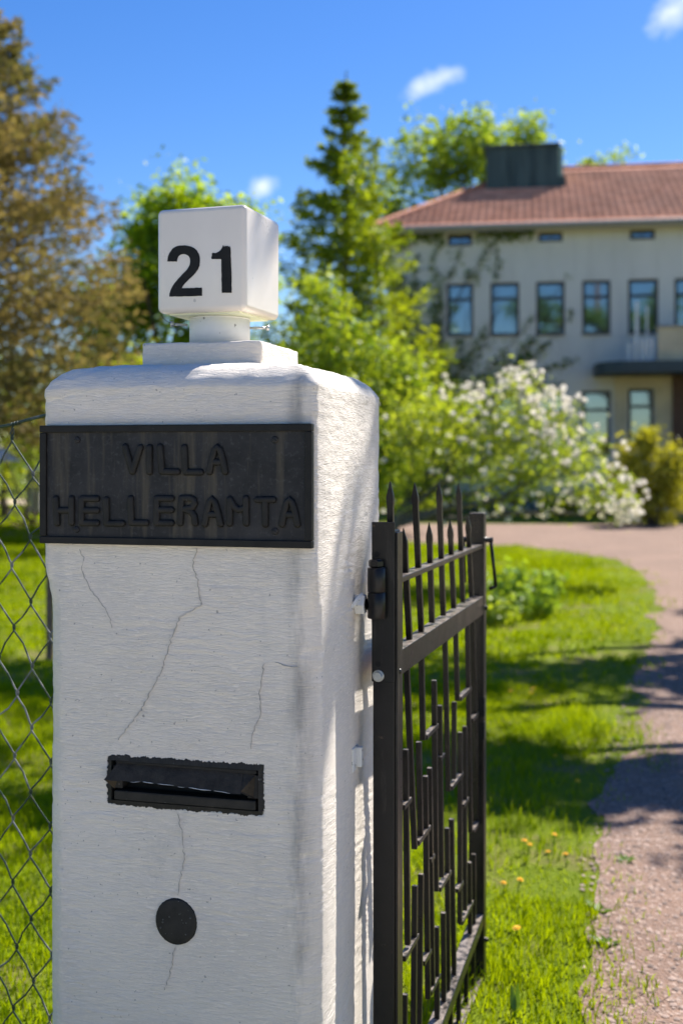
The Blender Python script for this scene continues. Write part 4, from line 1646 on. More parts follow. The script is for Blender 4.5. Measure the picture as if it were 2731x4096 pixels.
# porch: canopy slab with a rounded corner, parapet, balusters, door, column
CO = 2.1
ku0 = hl(2385, 1465, CO)[0]
kz0, kz1 = hl(2600, 1488, CO)[1], hl(2600, 1442, CO)[1]
bm = bmesh.new()
out = []
for i in range(9):
    a = math.pi + i / 8 * math.pi / 2
    out.append((ku0 + .9 + .9 * math.cos(a), -CO + 1.2 + 1.2 * math.sin(a)))
out = [(ku0, -.005)] + out + [(uR - 1, -CO), (uR - 1, -.005)]
lo = [bm.verts.new((x, y, kz0)) for x, y in out]
hi = [bm.verts.new((x, y, kz1)) for x, y in out]
bm.faces.new(lo); bm.faces.new(hi[::-1])
for i in range(len(out)):
    j = (i + 1) % len(out)
    bm.faces.new((lo[i], hi[i], hi[j], lo[j]))
bmesh.ops.recalc_face_normals(bm, faces=list(bm.faces))
bm_obj('canopy', bm, M_CANOPY, house)
pu = hl(2628, 1365, 1.6)[0]
pz = hl(2680, 1308, 1.6)[1]
box('balcony_parapet', pu, uR - 1.2, -1.6, -1.42, kz1 + .002, pz, M_WARM, house, .01, 1)
box('parapet_coping', pu - .05, uR - 1.15, -1.66, -1.38, pz + .001, pz + .06, M_GUTTER, house, .01, 1)
for i, x in enumerate((2512, 2538, 2560, 2576, 2592, 2608)):
    b0 = hl(x, 1400, 1.5)[0]
    zt_ = hl(x, 1352, 1.5)[1] if i else hl(x, 1375, 1.5)[1]
    box('baluster', b0 - .035, b0 + .035, -1.52, -1.46, kz1 + .002, zt_, M_WHITE, house, .008, 1)
b0 = hl(2545, 1300, 1.2)[0]
box('balcony_post', b0 - .05, b0 + .05, -1.2, -1.12, kz1 + .002, hl(2545, 1205, 1.2)[1], M_WHITE, house, .008, 1)
box('balcony_post', b0 + .28, b0 + .34, -1.2, -1.12, kz1 + .002, hl(2545, 1225, 1.2)[1], M_WHITE, house, .008, 1)
wu = hl(2455, 1600, .05)[0]
u5 = (hl(2510, 1600)[0], hl(2612, 1600)[0])
wz = holes[-1][3]
box('porch_wall', wu, u5[0] - .05, -.06, -.004, 0, kz0 - .002, M_WARM, house)
box('porch_wall', u5[1] + .05, uR - 1.3, -.06, -.004, 0, kz0 - .002, M_WARM, house)
box('porch_wall', u5[0] - .05, u5[1] + .05, -.06, -.004, wz + .02, kz0 - .002, M_WARM, house)
du = hl(2690, 1700, .3)[0]
door = empty('door')
door.parent = house
box('door_leaf', du, du + 1.3, -.14, -.065, .35, hl(2700, 1500, .3)[1], M_BROWNWOOD, door, .01, 1)
for k in range(3):
    box('door_panel', du + .15, du + 1.15, -.165, -.142, .55 + k * .75, 1.15 + k * .75, M_BROWNWOOD, door, .01, 1)
cu = hl(2722, 1700, 1.9)[0]
bm = bmesh.new()
cyl_bm(bm, (cu + .45, -1.7, .3), (cu + .45, -1.7, kz0), .14, .12, 16)
bm_obj('porch_column', bm, M_BROWNWOOD, house, True)
for k in range(2):
    s0 = hl(2672, 2070, 2.0)[0]
    box('step', s0 - .25 + k * .3, uR - 2, -2.6 + k * .35, -2.25 + k * .35, 0, .16 + .16 * k, simple('step_stone', (0.30, 0.25, 0.21), .9, .15), house, .01, 1)

# ================================================================== plants
def leaves_np(cent, size, seed, up=0.35, aspect=0.55, jitter=.35, flat=None):
    """rhombic leaves at points cent (n,3) -> verts, quads, tint"""
    r = np.random.default_rng(seed)
    n = len(cent)
    nrm = r.normal(size=(n, 3))
    nrm[:, 2] = np.abs(nrm[:, 2]) + up
    nrm /= np.linalg.norm(nrm, axis=1)[:, None]
    ax = np.cross(nrm, r.normal(size=(n, 3)))
    ax /= np.linalg.norm(ax, axis=1)[:, None] + 1e-9
    ay = np.cross(nrm, ax)
    s = size * (1 + jitter * r.uniform(-1, 1, n))[:, None]
    a = cent - ax * s * .5
    b = cent + ay * s * .5 * aspect + nrm * s * .06
    c = cent + ax * s * .5
    d = cent - ay * s * .5 * aspect + nrm * s * .06
    V = np.stack([a, b, c, d], 1).reshape(-1, 3)
    F = np.arange(n * 4).reshape(n, 4)
    return V, F, np.repeat(r.uniform(0, 1, n), 4)


def lobes_points(lobes, n_cl, per, spread, seed, shell=.55):
    """leaf clusters in the outer part of each lobe (x, y, z, rx, ry, rz)"""
    r = np.random.default_rng(seed)
    vol = np.array([l[3] * l[4] * l[5] for l in lobes]) ** (2 / 3)
    pick = r.choice(len(lobes), n_cl, p=vol / vol.sum())
    L = np.array(lobes)[pick]
    d = r.normal(size=(n_cl, 3))
    d /= np.linalg.norm(d, axis=1)[:, None]
    rad = r.uniform(0, 1, n_cl) ** shell
    c = L[:, :3] + d * L[:, 3:6] * rad[:, None]
    k = r.integers(int(per * .5), int(per * 1.5) + 1, n_cl)
    idx = np.repeat(np.arange(n_cl), k)
    sp = spread * r.uniform(.5, 1.4, n_cl)
    pts = c[idx] + r.normal(size=(len(idx), 3)) * sp[idx][:, None] * np.array([1, 1, .65])
    return c, pts


def limb(nb, a, b, r0, r1, seed, n=7, bend=.12, sag=0.0, sides=6):
    r = np.random.default_rng(seed)
    t = np.linspace(0, 1, n)[:, None]
    a, b = np.array(a, float), np.array(b, float)
    L = np.linalg.norm(b - a)
    p = a + (b - a) * t
    off = r.normal(size=3) * bend * L
    p = p + np.sin(t * np.pi) * off * .5 + r.normal(size=(n, 3)) * L * .015 * np.sin(t * np.pi)
    p[:, 2] += (np.sin(t[:, 0] * np.pi) * sag * L)
    v, f = tube_np(p, r0 + (r1 - r0) * t[:, 0] ** .8, sides)
    nb.add(v, f)


def broad_tree(name, label, base, trunk_h, lobes, n_cl, per, leaf, spread, mat, bark=None, trunk_r=.2, group=None, seed=1, lean=(0, 0), twigs=60, shell=.55, up=.35, extra=None):
    """lobes relative to base"""
    t = empty(name, base)
    tag(t, label, 'tree', group)
    cl, pts = lobes_points(lobes, n_cl, per, spread, seed, shell)
    nb = NB()
    top = np.array((lean[0], lean[1], trunk_h))
    limb(nb, (0, 0, -.1), top, trunk_r * 1.15, trunk_r * .75, seed, 8, .04, 0, 10)
    r = np.random.default_rng(seed + 5)
    for i, l in enumerate(lobes):
        limb(nb, top - np.array((0, 0, r.uniform(0, .25) * trunk_h)), l[:3], trunk_r * .55, trunk_r * .16, seed + i + 20, 8, .15)
    L = np.array(lobes)
    for i in range(min(twigs, n_cl)):
        c = cl[i]
        j = np.argmin(np.linalg.norm((L[:, :3] - c), axis=1))
        st = L[j, :3] + (c - L[j, :3]) * r.uniform(0, .2) - np.array((0, 0, r.uniform(0, .3) * L[j, 5]))
        limb(nb, st, c, trunk_r * .13, trunk_r * .03, seed + i + 200, 5, .15, 0, 4)
    nb.obj('trunk', bark or M_BARK, t, True)
    if extra is not None:
        pts = np.concatenate([pts, extra])
    v, f, ti = leaves_np(pts, leaf, seed + 9, up)
    nb = NB(); nb.add(v, f, ti)
    tag(nb.obj('crown', mat, t), kind='stuff')
    return t, cl, pts


def conifer(name, label, base, height, radius, mat, n_whorl, sprays, spray_len, seed, droop=.25, group=None, power=.85, bark=None, clump=1.0, start=.06, frnd=.3):
    t = empty(name, base)
    tag(t, label, 'tree', group)
    r = np.random.default_rng(seed)
    nb = NB()
    limb(nb, (0, 0, -.1), (0, 0, height), .02 * height, .012, seed, 10, .01, 0, 8)
    C, D = [], []
    for w in range(n_whorl):
        h = start + (1 - start) * (w + r.uniform(-.3, .3)) / n_whorl
        if h > .995: continue
        nbz = r.integers(5, 8)
        a0 = r.uniform(0, 6.28)
        for b in range(nbz):
            L = radius * (1 - h) ** power * r.uniform(1 - frnd, 1 + frnd * .6) + .12
            a = a0 + b * 6.283 / nbz + r.uniform(-.25, .25)
            d = np.array((math.cos(a), math.sin(a), 0))
            z0 = h * height
            rise = r.uniform(-.05, .25) * (0.4 + h) - droop * (1 - h)
            q = np.linspace(0, 1, 6)[:, None]
            p = np.array((0, 0, z0)) + d * L * q + np.array((0, 0, 1)) * (rise * L * q + .18 * L * q ** 2 * (1 if h > .3 else .4))
            v, f = tube_np(p, .035 * (1 - q[:, 0] * .85) * (1 - h * .7) * height / 10, 4)
            nb.add(v, f)
            ns = int(sprays * (0.25 + L / radius))
            s = r.uniform(.12, 1, ns) ** .75
            pp = np.stack([np.interp(s, q[:, 0], p[:, k]) for k in range(3)], -1)
            side = np.array((-d[1], d[0], 0))
            lat = r.normal(size=ns) * .30 * L * (1 - s * .55) * clump * .6
            pp = pp + side * lat[:, None] + np.array((0, 0, 1)) * (r.normal(size=ns) * .05 * L - .14 * np.abs(lat))[:, None]
            dd = d[None] * r.uniform(.4, 1, ns)[:, None] + side[None] * np.sign(lat)[:, None] * r.uniform(.2, 1.0, ns)[:, None] + r.normal(size=(ns, 3)) * .55
            C.append(pp); D.append(dd)
    for k in range(14):
        C.append(np.array([(0, 0, height * (1 - .012 * k))])); D.append(np.array([(r.normal() * .6, r.normal() * .6, 1.)]))
    nb.obj('trunk', bark or M_BARK, t, True)
    C, D = np.concatenate(C), np.concatenate(D)
    n = len(C)
    D /= np.linalg.norm(D, axis=1)[:, None]
    w = np.cross(D, r.normal(size=(n, 3)))
    w /= np.linalg.norm(w, axis=1)[:, None]
    s = spray_len * r.uniform(.6, 1.4, n)[:, None]
    V = np.stack([C - D * s * .4, C + w * s * .17, C + D * s * .6, C - w * s * .17], 1).reshape(-1, 3)
    nb = NB()
    tt = np.clip(r.uniform(0, 1, n) * .6 + .4 * (vnoise(C[:, 0] * 1.3 + 9, C[:, 2] * 1.3, seed) * .5 + .5), 0, 1)
    nb.add(V, np.arange(n * 4).reshape(n, 4), np.repeat(tt, 4))
    tag(nb.obj('crown', mat, t), kind='stuff')
    return t


def shrub(name, label, base, lobes, n_cl, per, leaf, spread, mat, seed, cat='shrub', group=None, stems=9, up=.35, shell=.6):
    t = empty(name, base)
    tag(t, label, cat, group)
    cl, pts = lobes_points(lobes, n_cl, per, spread, seed, shell)
    keep = pts[:, 2] > .02
    nb = NB()
    r = np.random.default_rng(seed)
    for i in range(stems):
        c = cl[r.integers(len(cl))]
        limb(nb, (r.normal() * .12, r.normal() * .12, -.05), c, .03, .008, seed + i, 6, .15, 0, 5)
    nb.obj('stems', M_BARK, t, True)
    v, f, ti = leaves_np(pts[keep], leaf, seed + 3, up)
    nb = NB(); nb.add(v, f, ti)
    tag(nb.obj('foliage', mat, t), kind='stuff')
    return t, cl, pts[keep]


G_SPRING = leaf_mat('spring_leaves', (0.10, 0.20, 0.03), (0.30, 0.41, 0.06), .55)
G_MAPLE = leaf_mat('maple_leaves', (0.09, 0.20, 0.012), (0.32, 0.45, 0.02), .58)
G_LILAC = leaf_mat('lilac_leaves', (0.10, 0.19, 0.018), (0.30, 0.40, 0.045), .5)
G_APPLE = leaf_mat('apple_leaves', (0.14, 0.23, 0.025), (0.34, 0.43, 0.06), .55)
G_SPRUCE = leaf_mat('spruce_needles', (0.035, 0.095, 0.030), (0.27, 0.35, 0.02), .45, .02, .5)
G_BROWN = leaf_mat('brown_conifer', (0.075, 0.105, 0.035), (0.27, 0.205, 0.10), .4, .0, .5, (1.15, 1.1, .6))
G_YELLOW = leaf_mat('yellow_shrub_leaves', (0.17, 0.20, 0.014), (0.42, 0.43, 0.045), .45)
G_IVY = leaf_mat('climber_leaves', (0.05, 0.115, 0.018), (0.15, 0.24, 0.035), .35)
G_DARK = leaf_mat('hedge_leaves', (0.02, 0.055, 0.008), (0.06, 0.12, 0.012), .35)
G_OLIVE = leaf_mat('olive_understory', (0.11, 0.18, 0.018), (0.34, 0.42, 0.035), .55)
G_BIRCH = leaf_mat('birch_leaves', (0.08, 0.16, 0.012), (0.27, 0.36, 0.02), .5)
M_BLOSSOM = leaf_mat('apple_blossom', (0.84, 0.80, 0.76), (0.93, 0.90, 0.86), .48, .0, 1.2, (1, .97, .92))


def on_ground(x, Y):
    return Vector(((x - PCX) / FPX * Y, Y, 0))


# brownish spruce at the far left
conifer('brown_spruce', 'tall spruce tinged brown with cones at the left edge', on_ground(-180, 22), 10.5, 4.7, G_BROWN, 27, 400, .17, 31, .30, power=.64, clump=1.7, frnd=.20, start=.24)
# maple behind the lamp
b = on_ground(720, 30)
broad_tree('maple_tree', 'bright green maple rising behind the number lamp', b, 3.0,
           [(-1.4, 0, 5.4, 1.3, 1.2, 1.0), (-.1, .3, 7.9, 1.0, 1.0, 1.3), (1.2, 0, 7.4, .95, 1.0, .95), (.3, -.3, 6.3, 1.6, 1.3, 1.0), (-.9, .2, 7.1, .9, .9, .8), (1.8, .3, 6.2, .7, .8, .8), (-1.9, 0, 3.9, 1.0, 1.0, .8), (.8, 0, 4.4, 1.3, 1.2, .8)],
           680, 30, .19, .28, G_MAPLE, None, .17, None, 5, (.1, 0), 90, .5)
# garden spruce
conifer('green_spruce', 'slender dark spruce with yellow green new shoots left of the villa', on_ground(1385, 27), 10.6, 2.9, G_SPRUCE, 32, 140, .19, 47, .06, power=.95, clump=1.6, frnd=.45)
b = on_ground(1435, 25.5)
broad_tree('birch_tree', 'narrow yellow green tree against the right side of the spruce', b, 2.5,
           [(-.1, 0, 7.6, .35, .4, .8), (-.25, 0, 6.3, .5, .5, .9), (.2, 0, 5.2, .55, .5, .9), (-.2, 0, 4.2, .6, .5, .8), (.35, 0, 6.6, .3, .4, .6), (.3, 0, 3.4, .5, .5, .7)],
           120, 24, .13, .16, G_BIRCH, M_GREYBARK, .08, None, 8, (0, 0), 40, .6)
# trees behind the villa roof
b = on_ground(1790, 47)
broad_tree('linden_tree', 'tall light green tree rounded above the villa roof left of the chimney', b, 7.0,
           [(-2.2, 0, 11.5, 1.5, 1.4, 2.0), (-.6, 0, 13.6, 1.6, 1.4, 1.5), (1.0, 0, 14.2, 1.5, 1.4, 1.4), (.4, .5, 11.6, 1.5, 1.4, 1.6), (2.2, 0, 12.2, 1.0, 1.2, 1.6), (-1.6, 0, 9.3, 1.2, 1.3, 1.2)],
           320, 28, .26, .36, G_SPRING, M_GREYBARK, .28, None, 9, (0, 0), 90, .5)
b = on_ground(2060, 50)
broad_tree('linden_tree', 'thin light green tree top seen just behind the copper chimney', b, 7.0,
           [(-.6, 0, 14.0, 1.1, 1.0, 1.6), (.5, 0, 15.2, 1.0, 1.0, 1.2), (1.0, 0, 13.4, .9, 1.0, 1.5)],
           130, 26, .26, .32, G_SPRING, M_GREYBARK, .22, None, 10, (0, 0), 40, .5)
b = on_ground(2420, 60)
broad_tree('linden_tree', 'far faint tree top peeping over the ridge right of the chimney', b, 9.0, [(-.7, 0, 16.6, .6, .6, .4), (.5, 0, 16.9, .8, .6, .35)], 16, 18, .28, .3, G_SPRING, M_GREYBARK, .2, None, 12, (0, 0), 10)
# lilac shrubs between pillar and apple tree
b = on_ground(1330, 18.5)
shrub('lilac_bush', 'tall light green lilac bush rising right behind the pillar top', b,
      [(-.5, 0, 1.6, .9, .9, 1.3), (.35, 0, 2.2, .9, .9, 1.4), (.0, .2, 3.4, .75, .8, .9), (.9, .2, 2.0, .8, .8, 1.1), (-.2, .2, 4.3, .35, .4, .5), (1.15, 0, 3.0, .45, .5, .6)], 620, 26, .105, .19, G_LILAC, 61, stems=14)
b = on_ground(950, 24)
shrub('lilac_bush', 'green bush below the maple left of the lamp pipe', b,
      [(-1.3, 0, 2.0, 1.1, 1, 1.5), (.1, 0, 2.4, 1.0, 1, 1.5), (1.0, 0, 2.6, .9, 1, 1.6)], 380, 26, .13, .24, G_LILAC, 67, stems=12)
b = on_ground(560, 26)
shrub('lilac_bush', 'paler green bush at the right foot of the brown spruce', b, [(-.5, 0, 1.9, 1.2, 1, 1.6), (.8, 0, 1.7, .9, .9, 1.3), (-.1, 0, 3.4, .6, .6, .7)], 320, 26, .14, .25, G_OLIVE, 71, stems=12)
b = on_ground(130, 30)
shrub('garden_bush', 'olive green bush behind the fence at the far left', b, [(-1.6, 0, 2.0, 1.1, 1, 1.5), (.0, 0, 2.2, 1.2, 1, 1.2), (1.3, 0, 1.8, .9, 1, 1.2), (-2.6, 0, 1.6, 1.2, 1, 1.4)], 230, 22, .16, .28, G_OLIVE, 73, stems=12)
b = on_ground(60, 56)
shrub('garden_bush', 'bright green far hedge bush behind the grey stone post', b, [(-4, 0, 1.6, 2.6, 1.2, 1.7), (.2, 0, 1.8, 2.4, 1.2, 1.7), (4.2, 0, 1.5, 2.3, 1.2, 1.5)], 200, 22, .26, .42, G_SPRING, 79, stems=10)

# apple tree in blossom
b = on_ground(1500, 16.0)
apl = [(1.1, 0, 1.7, .70, .9, .70), (.95, .1, 2.35, .55, .8, .5), (1.7, 0, 2.15, .72, .9, .62), (1.95, 0, 1.5, .85, .9, .60), (2.6, 0, 1.65, .62, .8, .50), (2.4, 0, 2.2, .38, .6, .40), (.5, 0, 2.0, .5, .8, .75), (.6, 0, 1.3, .5, .6, .45), (3.1, 0, 1.3, .46, .6, .30), (1.95, 0, 2.7, .28, .5, .28), (3.4, 0, 1.05, .18, .4, .16)]
apple, acl, apts = broad_tree('apple_tree', 'low spreading apple tree full of white blossom in front of the villa', b, 1.0, apl, 430, 20, .075, .15, G_APPLE, M_GREYBARK, .085, None, 83, (.35, 0), 160, .7)
r_ = np.random.default_rng(5)
# blossom clusters sit on the outside of the crown, thickest on its right-hand part
AL = np.array(apl)
cand = []
for k in range(2600):
    l = AL[r_.integers(len(AL))]
    d = r_.normal(size=3)
    d[1] -= .35
    d /= np.linalg.norm(d)
    c = l[:3] + d * l[3:6] * r_.uniform(.8, 1.36)
    inside = (((c - AL[:, :3]) / AL[:, 3:6]) ** 2).sum(1).min()
    if inside > .62 and r_.random() < np.clip((c[0] - .55) / .9, .10, 1):
        cand.append(c)
cand = np.array(cand[:380])
bp = []
for c in cand:
    k = r_.integers(12, 20)
    d = r_.normal(size=(k, 3))
    d /= np.linalg.norm(d, axis=1)[:, None]
    bp.append(c + d * np.array([.032, .032, .028]) * r_.uniform(.55, 1.1))
bp = np.concatenate(bp)
v, f, ti = leaves_np(bp, .050, 91, .2, .85)
nb = NB(); nb.add(v, f, ti)
tag(nb.obj('blossom', M_BLOSSOM, apple), kind='stuff')

# yellow-green shrub and dark hedge by the villa
b = on_ground(2600, 30.0)
shrub('golden_shrub', 'feathery yellow green shrub beside the villa steps', b, [(-.45, 0, .95, .6, .6, .9), (.3, 0, 1.05, .65, .6, 1.0), (-.1, 0, 2.1, .25, .3, .6), (.6, 0, 1.7, .25, .3, .45), (-.6, 0, 1.75, .2, .3, .4)], 300, 28, .11, .13, G_YELLOW, 97, stems=12, up=.0)
for k, (px_, Y_, lab) in enumerate(((1700, 35.3, 'low dark hedge under the villa windows behind the apple trunk'), (2080, 35.0, 'low dark hedge under the villa windows behind the blossom'), (2400, 34.6, 'low dark green hedge by the golden shrub'))):
    b = on_ground(px_, Y_)
    shrub('dark_hedge', lab, b, [(-.9, 0, .35, .7, .4, .45), (0, 0, .38, .8, .4, .5), (.9, 0, .33, .7, .4, .42)], 90, 26, .10, .14, G_DARK, 101 + k, cat='hedge', stems=6)

# climber on the villa wall
climb = empty('wall_climber', H0, -HA)
tag(climb, 'dark green climbing plant spreading up the left end of the villa wall', 'climber')
r_ = np.random.default_rng(15)
pts = []
nb = NB()
u_base = uL + .6
for k in range(34):
    a = r_.uniform(.75, 1.5) if k % 3 else r_.uniform(.45, .9)
    L = r_.uniform(2.5, 8.6) if a > .9 else r_.uniform(2, 7.5)
    st = np.array((u_base + r_.uniform(-.6, 1.0), -.06, r_.uniform(0, 3.0)))
    n = 12
    q = np.linspace(0, 1, n)
    aa = a + np.cumsum(r_.normal(size=n) * .09)
    px_ = st[0] + np.cumsum(np.cos(aa)) * L / n
    pz_ = np.minimum(st[2] + np.cumsum(np.sin(aa)) * L / n, EZ - .15 - .1 * r_.random(n))
    p = np.column_stack([px_, np.full(n, -.05), pz_])
    v, f = tube_np(p, np.linspace(.018, .006, n), 4)
    nb.add(v, f)
    m = int(L * 48)
    s = r_.uniform(0, 1, m)
    c = np.column_stack([np.interp(s, q, p[:, i]) for i in range(3)])
    c += r_.normal(size=c.shape) * np.array([.16, .03, .16]) * (1.2 - .7 * s)[:, None]
    c[:, 1] = np.minimum(c[:, 1], -.03)
    c[:, 2] = np.minimum(c[:, 2], EZ - .1)
    pts.append(c)
lo_ = np.column_stack([u_base + r_.normal(size=6000) * .75 + .3, -.12 - .2 * r_.random(6000), r_.uniform(0, 1, 6000) ** .9 * 5.0])
lo_ = lo_[lo_[:, 0] > uL - .1]
pts.append(lo_)
q_ = r_.random((5200, 2))
up_ = np.column_stack([uL + .1 + 2.3 * q_[:, 0] ** 1.7 * (1.0 - .35 * np.sin(q_[:, 1] * 9) ** 2), -.06 - .12 * r_.random(5200), 2.5 + (EZ - 2.7) * q_[:, 1]])
up_ = up_[vnoise(up_[:, 0] * 1.6, up_[:, 2] * 1.1, 44) + .35 * vnoise(up_[:, 0] * 5, up_[:, 2] * 5, 45) > -.12]
pts.append(up_)
ea_ = np.column_stack([uL + 5.5 * r_.random(900) ** 1.4, -.08 - .1 * r_.random(900), EZ - .12 - .35 * r_.random(900) ** 2])
pts.append(ea_)
pts = [np.concatenate(pts)]
for h in holes:
    q_ = pts[0]
    pts[0] = q_[~((q_[:, 0] > h[0] - .12) & (q_[:, 0] < h[1] + .12) & (q_[:, 2] > h[2] - .12) & (q_[:, 2] < h[3] + .12))]
nb.obj('stems', M_BARK, climb, True)
v, f, ti = leaves_np(np.concatenate(pts), .12, 17, .2)
nb = NB(); nb.add(v, f, ti)
tag(nb.obj('foliage', G_IVY, climb), kind='stuff')

# leafy perennials with a yellow flower at the lawn corner
def perennial(name, label, base, nst, spread, h, seed, mat):
    t = empty(name, base)
    tag(t, label, 'plant')
    r = np.random.default_rng(seed)
    nb, lv = NB(), []
    for i in range(nst):
        a, q = r.uniform(0, 6.28), spread * r.uniform(0, 1) ** .6
        x, y = q * math.cos(a), q * math.sin(a)
        hh = h * r.uniform(.55, 1.1) * (1 - .35 * (q / spread) ** 2)
        tip = np.array((x * 1.25 + r.normal() * .03, y * 1.25 + r.normal() * .03, hh))
        limb(nb, (x * .8, y * .8, 0), tip, .006, .003, seed + i, 5, .05, 0, 4)
        for k in range(9):
            s = r.uniform(.2, 1)
            lv.append(np.array((x * .8, y * .8, 0)) * (1 - s) + tip * s + r.normal(size=3) * np.array((.045, .045, .02)))
    nb.obj('stems', G_LILAC, t, True)
    v, f, ti = leaves_np(np.array(lv), .105, seed + 1, .5, .45)
    nb = NB(); nb.add(v, f, ti)
    tag(nb.obj('foliage', mat, t), kind='stuff')
    return t


G_PEREN = leaf_mat('perennial_leaves', (0.09, 0.20, 0.03), (0.28, 0.42, 0.06), .45, .05)
perennial('garden_plant', 'clump of leafy upright perennials beyond the gate latch', on_ground(2090, 13.0), 70, .42, .62, 131, G_PEREN)
perennial('garden_plant', 'lower pale green clump of perennials right behind the gate post', on_ground(1965, 12.3), 40, .26, .36, 137, G_LILAC)

# dandelions
def make_dandelion(head_r, h):
    t = empty('dandelion')
    bm = bmesh.new()
    cyl_bm(bm, (0, 0, 0), (0, 0, h), .0025, .002, 5)
    bm_obj('stalk', bm, G_LILAC, t)
    bm = bmesh.new()
    for ring, (rr, zz, n) in enumerate(((1.0, 0, 16), (.7, .004, 13), (.4, .007, 9))):
        for i in range(n):
            a = 2 * math.pi * (i + ring * .4) / n
            d = Vector((math.cos(a), math.sin(a), 0))
            s = Vector((-d.y, d.x, 0)) * head_r * .16
            c = Vector((0, 0, h + zz))
            bm.faces.new([bm.verts.new(p) for p in (c, c + d * head_r * rr * .6 + s, c + d * head_r * rr + Vector((0, 0, .003)), c + d * head_r * rr * .6 - s)])
    bm_obj('flower_head', bm, M_DAND, t)
    return t


M_DAND = simple('dandelion_yellow', (0.85, 0.50, 0.02), .7, .1, 40)
dpx = [(2042, 2770), (2128, 2768), (2136, 2762), (2222, 3030), (2092, 3362), (2104, 3392), (2208, 3352), (2196, 3404), (2266, 3410), (2064, 3530), (2014, 3526), (2074, 3700), (2218, 2360), (2450, 2505), (1780, 2778), (2400, 2560), (2300, 3120)]
dlab = ['dandelion closest to the gate post in the middle of the lawn', 'left bloom of the touching dandelion pair in mid lawn', 'right bloom of the touching dandelion pair in mid lawn', 'lone dandelion in the shaded grass below the mid lawn pair',
        'left upper dandelion of the near group beside the gate', 'dandelion just below the left upper one of the near group', 'topmost dandelion of the near group towards the driveway', 'middle dandelion of the near group', 'dandelion of the near group closest to the driveway',
        'dandelion below the near group, the right one of two', 'dandelion below the near group, the one nearest the gate bars', 'lowest dandelion, near the foot of the gate', 'dandelion beside the leafy perennial clump', 'dandelion at the curved driveway edge under the far lawn',
        'dandelion seen between the upper gate bars', 'dandelion in the sunny strip near the driveway bend', 'dandelion in the dark shade near the driveway']
d0 = make_dandelion(.016, .075)
for i, (x, y) in enumerate(dpx):
    Y_ = 8178.0 / (y - HORY) * .965
    g = on_ground(x, Y_)
    if i == 0:
        o = d0
    else:
        o = d0.copy()
        COL.objects.link(o)
        for chd in list(d0.children):
            c2 = chd.copy()
            COL.objects.link(c2)
            c2.parent = o
    o.location = g
    o.rotation_euler = (random.uniform(-.2, .2), random.uniform(-.2, .2), random.uniform(0, 6))
    k = random.uniform(.8, 1.15)
    o.scale = (k, k, random.uniform(.7, 1.1))
    tag(o, dlab[i], 'flower', 'dandelions in the lawn')
# broad-leaved weeds at the edge of the gravel
weed_src = None
for i, (x, y, lab) in enumerate(((2430, 3780, 'low broad leaved weed at the gravel edge bottom right'), (2060, 4085, 'single upright pale leaf weed beside the foot of the gate'), (2470, 2960, 'small weed at the shaded lawn edge of the driveway'), (2400, 3650, 'scruffy weed in the sparse sunlit turf by the gravel'), (2500, 3450, 'little weed standing in the shaded gravel edge'))):
    t = empty('weed', on_ground(x, 8178.0 / (y - HORY)), i)
    tag(t, lab, 'weed')
    for k in range(7 if i != 1 else 2):
        a = k * .9 + random.uniform(-.3, .3)
        L = random.uniform(.045, .085) if i != 1 else .12
        lift = random.uniform(.35, .8) if i != 1 else 3.0
        d = Vector((math.cos(a), math.sin(a), lift)).normalized()
        s = Vector((-math.sin(a), math.cos(a), 0)) * L * (.24 if i != 1 else .10)
        bm = bmesh.new()
        v0 = bm.verts.new((0, 0, .002)); v1 = bm.verts.new(d * L * .45 + s); v2 = bm.verts.new(d * L + Vector((0, 0, -.008))); v3 = bm.verts.new(d * L * .45 - s)
        v4 = bm.verts.new(d * L * .5 + Vector((0, 0, -.006)))
        bm.faces.new((v0, v1, v4)); bm.faces.new((v1, v2, v4)); bm.faces.new((v2, v3, v4)); bm.faces.new((v3, v0, v4))
        bm_obj('leaf', bm, G_LILAC, t)

# wooden post, stone post and garden parasol at the far left
wp = empty('wooden_post', on_ground(201, 10.1))
tag(wp, 'slim brown wooden post in the lawn left of the pillar', 'post')
box('post_shaft', -.028, .028, -.028, .028, -.02, 1.0, simple('weathered_wood', (0.20, 0.13, 0.09), .85, .3, 12), wp, .005, 1)
box('post_cap', -.034, .034, -.034, .034, 1.0, 1.03, simple('weathered_wood_cap', (0.16, 0.11, 0.08), .85, .3, 12), wp, .004, 1)
sp_ = empty('stone_post', on_ground(140, 36))
tag(sp_, 'grey granite post at the back of the lawn behind the fence', 'post')
M_GRAN = simple('grey_granite', (0.27, 0.25, 0.25), .85, .25, 5)
rough_block('post_shaft', -.22, .22, -.22, .22, 0, 1.35, M_GRAN, sp_, .01, 6, .03, 7)
box('post_cap', -.27, .27, -.27, .27, 1.352, 1.45, simple('pale_granite', (0.40, 0.46, 0.46), .85, .15, 5), sp_, .02, 2)
ps = empty('garden_parasol', on_ground(-38, 26.5))
tag(ps, 'open white garden parasol at the left edge behind the fence', 'parasol')
bm = bmesh.new()
cyl_bm(bm, (0, 0, 0), (0, 0, 2.05), .025, None, 10)
bm_obj('pole', bm, M_GREYBARK, ps)
bm = bmesh.new()
cyl_bm(bm, (0, 0, 1.66), (0, 0, 2.12), .72, .03, 8)
bm_obj('canopy', bm, M_WHITE, ps)
wt = [(15, 34, 'slim dark tree trunk left of the stone post')]
broad_tree('park_tree', 'young tree with a slim dark trunk behind the fence', on_ground(25, 34), 2.2, [(0, 0, 3.6, 1.4, 1.2, 1.2), (-1.4, 0, 3.1, 1.2, 1.2, 1.0), (1.2, 0, 3.2, 1.0, 1.0, .9)], 110, 22, .16, .28, G_OLIVE, None, .12, None, 151, (0.1, 0), 30)

